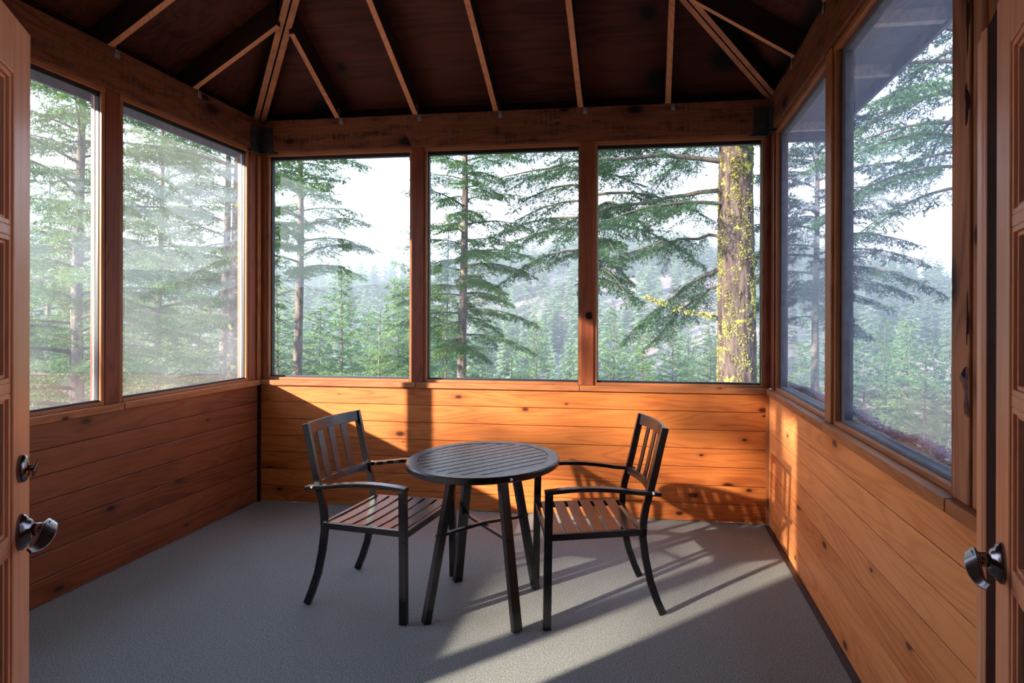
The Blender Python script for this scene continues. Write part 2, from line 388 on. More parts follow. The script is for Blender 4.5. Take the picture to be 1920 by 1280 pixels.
# ------------------------------------------------------------------ beams
bx = MB().box((-.0, .0, ZB), (W, .13, ZT)).build('header_beam', M['beam_x'], bevel=.004)
tag(bx, 'knotty brown header beam above the three back windows', 'beam')
bl = MB().box((-.13, YE, ZB), (0.0, .13, ZT)).build('header_beam', M['beam_y'], bevel=.004)
tag(bl, 'knotty brown header beam above the left windows', 'beam')
br = MB().box((W, YF-.02, ZB), (W+.13, .13, ZT)).build('header_beam', M['beam_y'], bevel=.004)
tag(br, 'knotty brown header beam above the right windows', 'beam')

# corner brackets of dark steel
def bracket(x, sgn, lab):
    e = empty('corner_bracket', (x, 0, ZB-.012))
    tag(e, lab, 'bracket')
    t = .006
    MB().box((0, -.0062, .0), (sgn*.105, -.0002, .195)).build('plate', M['bracket'], e, bevel=.001); p1_ = COL.objects[-1]
    MB().box((sgn*.0002, -.105, .0), (sgn*.0062, -.0062, .195)).build('plate', M['bracket'], e, bevel=.001); p2_ = COL.objects[-1]
    MB().box((0, -.020, -.006), (sgn*.125, .02, .0)).build('ledge', M['bracket'], e, bevel=.001)
    MB().box((-sgn*.02, -.125, -.006), (sgn*.020, -.0205, .0)).build('ledge', M['bracket'], e, bevel=.001)
    for i in range(3):
        for j in range(2):
            MB().tube([(sgn*(.04+.04*j), -.0062, .04+.055*i), (sgn*(.04+.04*j), -.0095, .04+.055*i)], .006, 8).build('bolt', M['bracket'], p1_)
            MB().tube([(sgn*.0062, -.04-.04*j, .04+.055*i), (sgn*.0095, -.04-.04*j, .04+.055*i)], .006, 8).build('bolt', M['bracket'], p2_)
bracket(.0, 1, 'dark steel angle bracket joining beams in the left back corner')
bracket(W, -1, 'dark steel angle bracket joining beams in the right back corner')

# ------------------------------------------------------------------ posts
PW = .0445
def post(a, b, mat, lab, bevel=.004):
    o = MB().box(a, b).build('window_post', mat, bevel=bevel); tag(o, lab, 'post'); return o
post((1.226-PW, .012, SH), (1.226+PW, .105, ZB), M['post'], 'dark red window post between the left and middle back windows')
post((2.464-PW, .012, SH), (2.464+PW, .105, ZB), M['post'], 'dark red window post with a knot between the middle and right back windows')
post((-.105, .012, SH), (.035, .105, ZB), M['post'], 'corner post where the left and back windows meet')
post((W-.022, .012, SH), (W+.105, .105, ZB), M['post'], 'corner post where the back and right windows meet')
# lighter knotty batten on the left corner post
b_ = MB().box((-.022, -.030, SH), (.004, .010, ZB-.03)).build('corner_batten', M['trim_z'], bevel=.003); tag(b_, 'pale knotty batten standing on the left corner post', 'batten')
post((-.105, -1.195-PW, SH), (-.012, -1.195+PW, ZB), M['post'], 'dark post between the two left windows in view')
post((-.105, Lp[1]-PW, SH), (-.012, Lp[1]+PW, ZB), M['post'], 'left wall post hidden behind the open left door')
post((-.105, -.105, SH), (-.012, .0115, ZB), M['post'], 'slim side post at the corner end of the left wall windows')
post((W+.012, -.075, SH), (W+.105, .0115, ZB), M['post'], 'slim side post at the corner end of the right wall windows')
post((W+.012, Rp[0]-PW, SH), (W+.105, Rp[0]+PW, ZB), M['trim_z'], 'orange brown post between the two right windows')
op = post((W+.006, Rp[1]-PW, SH), (W+.105, Rp[1]+PW, ZB), M['old'], 'wide weathered post with a torn knot right of the large right window')
# rough second ply of that post with a gap, and its torn knot
b_ = MB().box((W+.010, Rp[1]-PW-.045, SH), (W+.105, Rp[1]-PW-.006, ZB)).build('side_stud', M['old'], bevel=.004); tag(b_, 'rough stud beside the weathered right post', 'post')
def scar(cy, cz, ry, rz_, mat, seed, dep=.004):   # a torn irregular knot lying on the post's face
    rr = random.Random(seed); n = 18; vs = [(W+.006-dep, cy, cz)]
    for ring, k in ((.55, dep), (1.0, .0003)):
        for q in range(n):
            a = 2*math.pi*q/n; j_ = 1+.28*math.sin(a*3+seed)+.15*rr.uniform(-1, 1)
            vs.append((W+.006-k, cy+ry*ring*j_*math.cos(a), cz+rz_*ring*j_*math.sin(a)))
    fs = [(0, 1+q, 1+(q+1) % n) for q in range(n)]+[(1+q, 1+n+q, 1+n+(q+1) % n, 1+(q+1) % n) for q in range(n)]
    MB().add(vs, fs).build('torn_knot', mat, op, smooth=True)
redw = plain('red torn heartwood', (.10, .030, .022), .6, noise=.6, nscale=60)
cy_ = Rp[1]-PW+.020
scar(cy_, 1.235, .020, .035, redw, 1); scar(cy_-.003, 1.25, .009, .016, M['dark'], 2, .006); scar(cy_-.008, 1.175, .010, .038, redw, 3)
scar(cy_-.012, 1.39, .006, .06, M['dark'], 4, .001); scar(cy_-.008, 1.95, .011, .05, M['dark'], 5, .001); scar(cy_-.010, 2.16, .008, .07, M['dark'], 6, .001)
# round knots on the back posts
MB().tube([(2.475, .0115, 1.395), (2.475, .007, 1.395)], [.026, .015], 14).build('knot', M['dark'], [o for o in bpy.data.objects if o.name.startswith('window_post')][1], smooth=True)

# ------------------------------------------------------------------ windows
wnn = [0]
def window(a, b, axis, off, sgn, gl, fr_mat, fw, label, scr=False, outer=None, D=(.025, .050, .051, .090, .115)):
    """a..b along the wall, plane at `off`, outward direction sgn. stops, sash frame and pane are parts"""
    wnn[0] += 1
    z0, z1 = SH, ZB
    def P(u, d, z): return (u, off+sgn*d, z) if axis == 'x' else (off+sgn*d, u, z)
    root = empty('window_%d' % wnn[0], P((a+b)/2, .05, z0)); struct(root, label)
    rl = Vector(root.location)
    def bxx(u0, u1, d0, d1, za, zb_): 
        A = Vector(P(u0, d0, za))-rl; B = Vector(P(u1, d1, zb_))-rl; return (tuple(A), tuple(B))
    st = .020
    mats = M['trim_x'] if axis == 'x' else M['trim_y']
    for (u0, u1) in ((a, a+st), (b-st, b)):
        MB().box(*bxx(u0, u1, D[0], D[1], z0, z1-.026)).build('window_stop', M['trim_z'], root, bevel=.002)
    MB().box(*bxx(a+st, b-st, D[0]-.003, D[1], z0, z0+.018)).build('window_stop', mats, root, bevel=.002)
    MB().box(*bxx(a, b, D[0]-.003, D[1], z1-.026, z1)).build('window_stop', mats, root, bevel=.002)
    # sash frame
    f = MB(); q0, q1, r0, r1 = a, b, z0, z1
    f.box(*bxx(q0, q0+fw, D[2], D[3], r0, r1)); f.box(*bxx(q1-fw, q1, D[2], D[3], r0, r1))
    f.box(*bxx(q0+fw, q1-fw, D[2], D[3], r0, r0+.030)); f.box(*bxx(q0+fw, q1-fw, D[2], D[3], r1-.050, r1))
    f.build('sash', fr_mat, root, bevel=.003)
    g = MB(); A, B = bxx(q0+fw-.004, q1-fw+.004, (D[2]+D[3])/2, (D[2]+D[3])/2+.004, r0+.024, r1-.046)
    g.box(A, B).build('pane', gl, root)
    if outer:
        h = MB()
        h.box(*bxx(q1-fw-.004, q1+.0, D[3]+.0005, D[4], r0, r1))
        h.build('outer_stop', M['greywood'], root, bevel=.002)
    if scr:
        A, B = bxx(q0+fw-.004, q1-fw+.004, .094, .0945, r0+.02, r1-.03)
        MB().box(A, B).build('insect_screen', M['screen'], root)
        MB().box(*bxx(q0+fw, q1-fw, .0905, .125, r0, r0+.035)).build('outer_sill', M['greywood'], root, bevel=.002)
    return root
LD = (.016, .030, .0305, .052, .062)
window(.035, 1.226-PW, 'x', 0, 1, M['glass'], M['black'], .026, 'left window in the back wall')
window(1.226+PW, 2.464-PW, 'x', 0, 1, M['glass'], M['black'], .026, 'middle window in the back wall')
window(2.464+PW, W-.022, 'x', 0, 1, M['glass'], M['black'], .024, 'right window in the back wall, before the lichen covered trunk')
window(-1.195+PW, -.105, 'y', 0, -1, M['glassL'], M['black'], .022, 'far window in the left wall', outer='b', D=LD)
window(Lp[1]+PW, Lp[0]-PW, 'y', 0, -1, M['glassL'], M['black'], .022, 'wide near window in the left wall', outer='b', D=LD)
window(YE+.05, Lp[1]-PW, 'y', 0, -1, M['glass'], M['black'], .022, 'left wall window beside the house corner')
window(Rp[0]+PW, -.075, 'y', W, 1, M['glassR'], M['slate'], .050, 'narrow looking far window in the right wall', scr=True)
window(Rp[1]+PW, Rp[0]-PW, 'y', W, 1, M['glassR'], M['slate'], .062, 'large near window in the right wall', scr=True)
window(YF+.05, Rp[1]-PW-.045, 'y', W, 1, M['glassR'], M['slate'], .050, 'right wall window behind the open door', scr=True)

# dry needle litter lying on the outer sills of the right windows
rgl = np.random.default_rng(3); n_ = 5200; yy = rgl.uniform(-2.33, -.09, n_); dd = rgl.random(n_)**1.3
c_ = np.stack([W+.098+.05*dd, yy, SH+.036+.028*rgl.random(n_)*(1-.4*dd)+.01*np.sin(yy*9)], 1); q_ = rgl.normal(size=(n_, 2, 3))*[.008, .010, .006]
lv = np.stack([c_, c_+q_[:, 0], c_+q_[:, 1]], 1).reshape(-1, 3)
me = bpy.data.meshes.new('litter'); me.from_pydata([tuple(v) for v in lv], [], [(3*i, 3*i+1, 3*i+2) for i in range(n_)])
tag(link('needle_litter', me, plain('dry litter', (.20, .15, .15), .9, noise=.7, nscale=120)), 'dry needle litter on the outer sill of the right windows', 'litter', kind='stuff')
# ------------------------------------------------------------------ roof: rafters, hips, deck
VD = .165; RW = .038
def under(o, mat):   # bottom faces get the paler wood, all other faces the near-black one
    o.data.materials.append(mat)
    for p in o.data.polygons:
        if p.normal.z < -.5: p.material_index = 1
def rafter(x, y, dx, dy, run, label, mat):
    # bottom edge passes over beam inner top edge at (x,y); dx,dy unit horizontal direction inward
    d = Vector((dx, dy, 0)); sd_ = Vector((-dy, dx, 0)); p = Vector((x, y, ZT))
    mb = MB(); pts = []
    for t, b0 in ((-.12, 0.0), (0.0, 0.0), (run, run*SL)):
        for s_ in (-1, 1):
            q = p+d*t+sd_*s_*RW/2
            pts.append((q.x, q.y, ZT+b0)); pts.append((q.x, q.y, ZT+t*SL+VD))
    fs = []
    for k in (0, 4): fs += [(k, k+2, k+6, k+4), (k+1, k+5, k+7, k+3), (k, k+4, k+5, k+1), (k+2, k+3, k+7, k+6)]
    fs += [(0, 1, 3, 2), (8, 10, 11, 9)]
    o = mb.add(pts, fs).build('roof_rafter', M['dark_tone'], bevel=.002); under(o, mat)
    tag(o, label, 'rafter', )
    return o
ordn = ['first', 'second', 'third', 'fourth', 'fifth']
bxs = [.6126, 1.2115, 1.808, 2.4125, 3.0139]
hr = .028
for i, x in enumerate(bxs):
    run = min(x, W-x)-hr-.03
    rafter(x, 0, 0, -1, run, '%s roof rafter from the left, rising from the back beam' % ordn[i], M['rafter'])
lys = [-.633, -1.222, -1.82, -2.42, -3.02, -3.62, -4.22]
pos = ['nearest the back corner', 'next nearest the back corner', 'third from the back corner', 'fourth from the back corner', 'fifth from the back corner', 'sixth from the back corner', 'seventh from the back corner']
for i, y in enumerate(lys):
    run = min(-y-hr-.03, W/2-.022)
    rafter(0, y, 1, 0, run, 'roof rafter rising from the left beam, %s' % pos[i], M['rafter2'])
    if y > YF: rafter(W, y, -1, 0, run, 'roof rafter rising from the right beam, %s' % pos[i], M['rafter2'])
# doubled hip rafters
hipw = plain('pale hip plank edge', (.50, .185, .075), .8, noise=.22, nscale=14)
for sx, x0, side in ((1, 0, 'left'), (-1, W, 'right')):
    e = empty('hip_rafter', (x0, 0, ZT)); tag(e, 'doubled hip rafter rising diagonally from the %s back corner' % side, 'rafter')
    d = Vector((sx, -1, 0)); n = Vector((1, sx, 0)).normalized(); L = W/2-.01
    for k in (-1, 1):
        off = n*k*(.0235); vs = []
        for t in (-.05, L):
            for s_ in (-1, 1):
                q = d*t+off+n*s_*RW/2
                vs.append((q.x, q.y, max(t, 0)*SL-.004)); vs.append((q.x, q.y, t*SL+VD-.03))
        MB().add(vs, [(0, 2, 6, 4), (1, 5, 7, 3), (0, 4, 5, 1), (2, 3, 7, 6), (0, 1, 3, 2), (4, 6, 7, 5)]).build('hip_plank', M['dark_tone'], e, bevel=.002); under(COL.objects[-1], hipw)
# ridge board
rz = ZT+(W/2)*SL
o = MB().box((W/2-.019, YE, rz-.03), (W/2+.019, -W/2-.03, rz+.15)).build('ridge_board', M['rafter'], bevel=.002); tag(o, 'ridge board along the top of the porch roof', 'ridge board')
# galvanised ties beside each rafter foot
def tie(x, y, dx, dy, side, label):
    e = empty('rafter_tie', (x, y, ZT)); tag(e, label, 'metal tie', 'galvanised ties at the rafter feet')
    d = Vector((dx, dy, 0)); n = Vector((-dy, dx, 0))*side
    a = n*(RW/2+.0015)
    def pl(p, q): return (tuple(Vector(p)), tuple(Vector(q)))
    p0 = a+d*.002; 
    vs = [p0+Vector((0, 0, .05)), p0+d*.03+Vector((0, 0, .065)), p0+d*.002+Vector((0, 0, -.005)), p0+n*.0+d*.001+Vector((0, 0, -.052)),
          p0+n*.028+d*.001+Vector((0, 0, -.05)), p0+n*.022+d*.001+Vector((0, 0, -.005))]
    t = d*.0015
    mb = MB(); mb.add([v for v in vs]+[v+t+n*.0012 for v in vs], [(0, 1, 2), (2, 3, 4, 5), (6, 8, 7), (8, 11, 10, 9), (0, 6, 7, 1), (1, 7, 8, 2), (2, 8, 6, 0), (2, 8, 9, 3), (3, 9, 10, 4), (4, 10, 11, 5), (5, 11, 8, 2)])
    mb.build('strap', M['steel'], e)
    for k, (u, z) in enumerate(((.007, -.015), (.016, -.028), (.008, -.042))):
        c = p0+n*u+d*.003+Vector((0, 0, z)); MB().tube([c, c+d*.003], .003, 8).build('nail_head', M['steel'], e)
for i, x in enumerate(bxs): tie(x, 0, 0, -1, 1, 'small galvanised tie on the back beam at the %s rafter from the left' % ordn[i])
for i, y in enumerate(lys[:4]):
    tie(0, y, 1, 0, 1, 'small galvanised tie on the left beam, %s' % pos[i])
    tie(W, y, -1, 0, -1, 'small galvanised tie on the right beam, %s' % pos[i])
# deck (ceiling): plywood, closed in with blocking along the beams, then eaves
zt = ZT+VD+.001
def deck():
    mb = MB(); h = .012; A = zt; Rz = zt+W/2*SL; o = .118
    def slab(poly):
        n = len(poly); mb.add(list(poly)+[(x, y, z+h) for x, y, z in poly], [tuple(range(n))[::-1], tuple(range(n, 2*n))]+[(i, (i+1) % n, n+(i+1) % n, n+i) for i in range(n)])
    B_ = A-o*SL
    slab([(-o, o, B_), (W+o, o, B_), (W/2, -W/2, Rz)])
    slab([(-o, YE, B_), (-o, o, B_), (W/2, -W/2, Rz), (W/2, YE, Rz)])
    slab([(W+o, o, B_), (W+o, YE, B_), (W/2, YE, Rz), (W/2, -W/2, Rz)])
    return mb
c_ = deck().build('ceiling', M['ply']); struct(c_, 'dark stained plywood roof deck above the rafters')
# roofing over it
mb = MB(); e2 = .52; zf = 2.865
A2 = [(-e2, e2, zf), (W+e2, e2, zf), (W+e2, YE, zf), (-e2, YE, zf)]
zr = zt+W/2*SL+.12
mb.add(A2+[(W/2, -W/2, zr), (W/2, YE, zr), (0, 0, zt+.03), (W, 0, zt+.03), (W, YE, zt+.03), (0, YE, zt+.03)],
       [(0, 1, 7, 6), (6, 7, 4), (1, 2, 8, 7), (7, 8, 5, 4), (3, 0, 6, 9), (9, 6, 4, 5)])
o = mb.build('roof_shingles', M['shingle']); s_ = o.modifiers.new('s', 'SOLIDIFY'); s_.thickness = .02; s_.offset = 1; tag(o, 'grey shingled roof of the porch, seen only at its eaves', 'roof')
# eaves: soffit boards, fascia, lookouts; blocking between rafters
ev = .51; zl = 2.715
trim(MB().box((-ev, .131, 2.775), (W+ev, ev, 2.79)).box((-ev, YE, 2.775), (-.131, .13, 2.79)).box((W+.131, YE, 2.775), (W+ev, .13, 2.79)), M['slate'], 'boarded underside of the eaves', 0)
trim(MB().box((-ev-.02, ev, 2.70), (W+ev+.02, ev+.02, 2.86)), M['slate'], 'fascia board of the back eave', 0)
trim(MB().box((-ev-.02, YE, 2.70), (-ev, ev-.001, 2.86)), M['slate'], 'fascia board of the left eave', 0)
trim(MB().box((W+ev, YE, 2.70), (W+ev+.02, ev-.001, 2.86)), M['slate'], 'fascia board of the right eave', 0)
for i, y in enumerate([0.3]+lys):
    o = MB().box((W+.135, y-.019, zl), (W+ev-.002, y+.019, 2.774)).build('eave_lookout', M['greywood']); tag(o, 'short lookout timber under the right eave, %s' % (['beyond the back corner']+pos)[i], 'eave timber', 'lookouts under the right eave')
trim(MB().box((-.13, .115, ZT), (W+.13, .13, zt-.066)).box((-.13, YE, ZT), (-.12, .11, zt-.066)).box((W+.12, YE, ZT), (W+.13, .11, zt-.066)), M['dark'], 'blocking between the rafter feet', 0)
# ------------------------------------------------------------------ house side (behind and beside the camera)
HX = .72
hw = MB()
hw.box((HX, YF, 0), (1.905, YF-.12, 4.2)).box((3.33, YF, 0), (W+.12, YF-.12, 4.2)).box((1.905, YF, 2.06), (3.33, YF-.12, 4.2)).box((HX, YF-.121, 0), (HX+.12, YE, 4.2))
struct(hw.build('wall_front', M['plaster']), 'house wall with the double doorway, behind the camera view')
hr_ = MB().box((HX+.121, -8.4, -.06), (6.2, YF-.121, -.001)); struct(hr_.build('floor_house', M['oak']), 'floor of the house room')
trim(MB().box((-.14, YE-.02, 0), (HX, YE-.14, 4.2)), M['plaster'], 'end wall of the porch beside the house corner', 0)
hh = MB().box((HX+.12, -8.4, 0), (6.2, -8.5, 2.6)).box((6.2, -8.4, 0), (6.3, YF-.12, 2.6)).box((HX+.119, YE-.001, 0), (HX, -8.4, 2.6)).box((HX, -8.5, 2.6), (6.3, YF-.13, 2.7)).box((W+.125, YF, -.05), (6.3, YF-.119, 2.6))
trim(hh, M['plaster'], 'inner walls of the house room', 0)

# ================================================================== DOORS
def door(n, hinge, ang, flip, label):
    """leaf local x runs from the hinge to the free edge; the seen face is local y = 0, thickness goes to +y*flip"""
    e = empty('door_%d' % n, (hinge[0], hinge[1], .012), ang); struct(e, label)
    Wd, H, T = .71, 2.02, .044*flip
    S = .104
    fr = MB().box((0, 0, 0), (S, T, H)).box((Wd-S, 0, 0), (Wd, T, H))
    fr.build('stile', M['door'], e, bevel=.003)
    MB().box((S+.0003, 0, H-.125), (Wd-S-.0003, T, H)).build('top_rail', M['door'], e, bevel=.003)
    MB().box((S+.0003, 0, 0), (Wd-S-.0003, T, .235)).build('bottom_rail', M['door'], e, bevel=.003)
    z0, z1 = .235, H-.125; rows = 5; x0, x1 = S, Wd-S
    dz = (z1-z0)/rows
    zs = [z0+dz*i for i in range(1, rows)]
    xm = (x0+x1)/2
    def mould(xa, xb, za, zb):   # stepped sticking around a light
        m_ = MB()
        for (w0, w1, y) in ((0, .011, .004), (.011, .019, .010)):
            yy = y*flip; yb = T*.5
            m_.box((xa+w0, yy, za+w0), (xa+w1, yb, zb-w0)); m_.box((xb-w1, yy, za+w0), (xb-w0, yb, zb-w0))
            m_.box((xa+w1, yy, za+w0), (xb-w1, yb, za+w1)); m_.box((xa+w1, yy, zb-w1), (xb-w1, yb, zb-w0))
        return m_
    bars = MB()
    for z in zs: bars.box((x0+.0005, T*.08, z-.011), (x1-.0005, T*.92, z+.011))
    bars.box((xm-.011, T*.085, z0), (xm+.011, T*.915, z1)).build('muntin', M['door'], e, bevel=.002)
    allz = [z0]+zs+[z1]
    mo = MB()
    for i in range(rows):
        for (xa, xb) in ((x0, xm-.011), (xm+.011, x1)):
            q = mould(xa, xb, allz[i]+(.011 if i else 0), allz[i+1]-(.011 if i < rows-1 else 0)); mo.add(q.v, q.f)
            MB().box((xa+.015, T*.42, allz[i]+.015), (xb-.015, T*.50, allz[i+1]-.015)).build('glass_pane', M['glassD'], e)
    mo.build('glazing_bead', M['door'], e, bevel=.0015)
    f = -flip   # direction out of the seen face
    hx, hz = Wd-.062, .912
    # rosette: oval dome
    def lathe(cx, cz, prof, name, ax, az, par, mat=M['bronze']):
        mb = MB(); sg = 28
        for r_, y in prof:
            for j in range(sg):
                t = 2*math.pi*j/sg; mb.v.append((cx+ax*r_*math.cos(t), f*y, cz+az*r_*math.sin(t)))
        for i in range(len(prof)-1):
            for j in range(sg): mb.f.append((i*sg+j, i*sg+(j+1) % sg, (i+1)*sg+(j+1) % sg, (i+1)*sg+j))
        mb.f.append(tuple(range(sg))); mb.f.append(tuple(range((len(prof)-1)*sg, len(prof)*sg)))
        return mb.build(name, mat, par, smooth=True)
    hd = empty('lever_handle', (0, 0, 0)); hd.parent = e
    lathe(hx, hz, [(.034, .0), (.034, .006), (.031, .008), (.030, .011), (.024, .014), (.021, .020), (.014, .023), (.012, .024)], 'rosette', .86, 1.16, hd)
    MB().tube([(hx, f*.018, hz+.002), (hx, f*.036, hz+.002), (hx, f*.052, hz+.003)], [.0145, .0130, .0150], 16).build('neck', M['bronze'], hd, smooth=True)
    # wavy paddle lever swept back towards the hinge
    pts, ws, hs = [], [], []
    for k in range(15):
        t = k/14
        pts.append((hx+.014-.108*t, f*(.050+.008*math.sin(t*math.pi)-.012*t), hz+.010-.024*math.sin(t*1.6)+.005*math.sin(t*6)))
        ws.append(.020+.013*math.sin(min(1, t*1.1+.05)*math.pi)-.006*t); hs.append(.0085-.004*t)
    MB().sweep(pts, ws, hs, side=(0, -.75*f, .8)).build('lever', M['bronze'], hd, bevel=.0035, seg=3)
    if n == 1:
        db = empty('deadbolt', (0, 0, 0)); db.parent = e
        lathe(hx, hz+.138, [(.0275, 0), (.0275, .006), (.025, .010), (.017, .0135), (.008, .015)], 'deadbolt_rose', .9, 1.1, db)
        MB().tube([(hx, f*.012, hz+.138), (hx, f*.022, hz+.138)], [.007, .006], 12).build('spindle', M['bronze'], db, smooth=True)
        MB().sweep([(hx+.020, f*.026, hz+.152), (hx+.004, f*.025, hz+.140), (hx-.020, f*.026, hz+.128)], [.012, .008, .016], .005, side=(0, 0, 1)).build('thumb_turn', M['bronze'], db, bevel=.002, seg=3)
    for z in (.18, 1.0, 1.82):
        MB().tube([(-.004, f*.002, z-.045), (-.004, f*.002, z+.045)], .006, 10).build('hinge_knuckle', M['bronze'], e, smooth=True)
    if n == 2:   # astragal: rabbet's shade painted as a dark strip, then reeded strip past the edge
        MB().box((Wd+.0005, T*.10, 0), (Wd+.110, T*.75, H)).build('rabbet_shade_strip', M['dark'], e, bevel=.001)
        a = MB()
        for k, (u_, r_) in enumerate(((.118, .007), (.134, .010), (.150, .007))): a.tube([(Wd+u_, T*.16, 0), (Wd+u_, T*.16, H)], r_, 12)
        a.box((Wd+.1105, T*.16, 0), (Wd+.205, T*.6, H)).box((Wd+.160, T*.05, 0), (Wd+.205, T*.16, H)); a.build('reeded_astragal', M['door'], e, smooth=False)
    return e
aL = 36.1; dL = Vector((-math.sin(R(aL)), math.cos(R(aL)))); freeL = Vector((1.480, -2.857)); hL = freeL-dL*.71
door(1, hL, math.atan2(dL.y, dL.x), 1, 'open wooden french door with glass lights at the left edge')
aR = 18.2; dR = Vector((math.sin(R(aR)), math.cos(R(aR)))); freeR = Vector((3.5705, -2.7335)); hR = freeR-dR*.71
door(2, hR, math.atan2(dR.y, dR.x), -1, 'open wooden french door with glass lights at the right edge')

# ================================================================== FURNITURE
def make_chair():
    e = empty('patio_armchair', (0, 0, 0))
    prof = [(0, .003), (.030, .07), (.062, .16), (.086, .27), (.099, .37), (.096, .44), (.084, .51), (.062, .585), (.040, .67), (.016, .775), (-.008, .872)]
    B = .0018
    def bx(z):     # fore-aft position of back post at height z
        for (a, za), (b, zb) in zip(prof, prof[1:]):
            if za <= z <= zb: return a+(b-a)*(z-za)/(zb-za)
        return prof[-1][0]
    for s in (-1, 1):
        MB().sweep([(x+.0, s*.20, z) for x, z in prof], .020, .034, side=(0, 1, 0)).build('rear_leg', M['metal'], e, bevel=B)
        MB().sweep([(.552, s*.250, .003), (.548, s*.246, .30), (.543, s*.243, .600)], .024, .036, side=(0, 1, 0)).build('front_leg', M['metal'], e, bevel=B); fl_ = COL.objects[-1]
        arm = []
        for k in range(11):
            t = k/10; arm.append((.562-.540*t, s*(.243-.014*t), .608+.012*math.sin(math.pi*min(1, t*1.25))*.9-.034*t*t))
        MB().sweep(arm, .036, .018, side=(0, 1, 0)).build('armrest', M['metal'], e, bevel=B); ar_ = COL.objects[-1]
        MB().tube([(.062, s*.236, .583), (.062, s*.250, .583)], .0065, 6).build('bolt_cap', M['white'], ar_)['label'] = 'white bolt cap'
        MB().tube([(.552, s*.257, .372), (.552, s*.262, .372)], .006, 8).build('bolt_cap', M['metal'], fl_)
        MB().sweep([(.105, s*.215, .398), (.535, s*.228, .402)], .018, .030, side=(0, 1, 0)).build('seat_rail', M['metal'], e, bevel=B)
    MB().sweep([(.548, -.232, .398), (.548, .232, .398)], .018, .032, side=(1, 0, 0)).build('seat_rail', M['metal'], e, bevel=B)
    MB().sweep([(.108, -.205, .398), (.108, .205, .398)], .018, .030, side=(1, 0, 0)).build('seat_rail', M['metal'], e, bevel=B)
    for k in range(6):
        x = .160+.0685*k; 
        MB().sweep([(x, -.218, .412), (x, -.10, .406), (x, .10, .406), (x, .218, .412)], .054, .008, side=(1, 0, 0)).build('seat_slat', M['metal'], e, bevel=.002)
    def rail(z, h, nm):
        pts = []
        for k in range(9):
            t = k/8*2-1; pts.append((bx(z)-.028*(1-t*t), t*.192, z))
        dn = Vector((bx(z-.05)-bx(z+.05), 0, -.10)).normalized()
        MB().sweep(pts, h, .016, side=tuple(dn)).build(nm, M['metal'], e, bevel=B)
    rail(.845, .056, 'top_rail'); rail(.575, .036, 'lower_rail')
    for k in (-1, 0, 1):
        y = k*.092; c = .028*(1-(y/.192)**2)
        MB().sweep([(bx(z)-c, y, z) for z in (.590, .66, .74, .820)], .046, .007, side=(0, 1, 0)).build('back_slat', M['metal'], e, bevel=.002)
    return e
ch = make_chair(); ch.location = (1.2715, -1.1915, 0); ch.rotation_euler = (0, 0, math.atan2(-.126, .992))
tag(ch, 'dark metal armchair left of the round table, facing right', 'chair', 'metal patio armchairs')
c2 = copy_tree(ch); c2.location = (2.894, -1.07, 0); c2.rotation_euler = (0, 0, math.atan2(-.283, -.96))
tag(c2, 'dark metal armchair right of the round table, facing left', 'chair', 'metal patio armchairs')

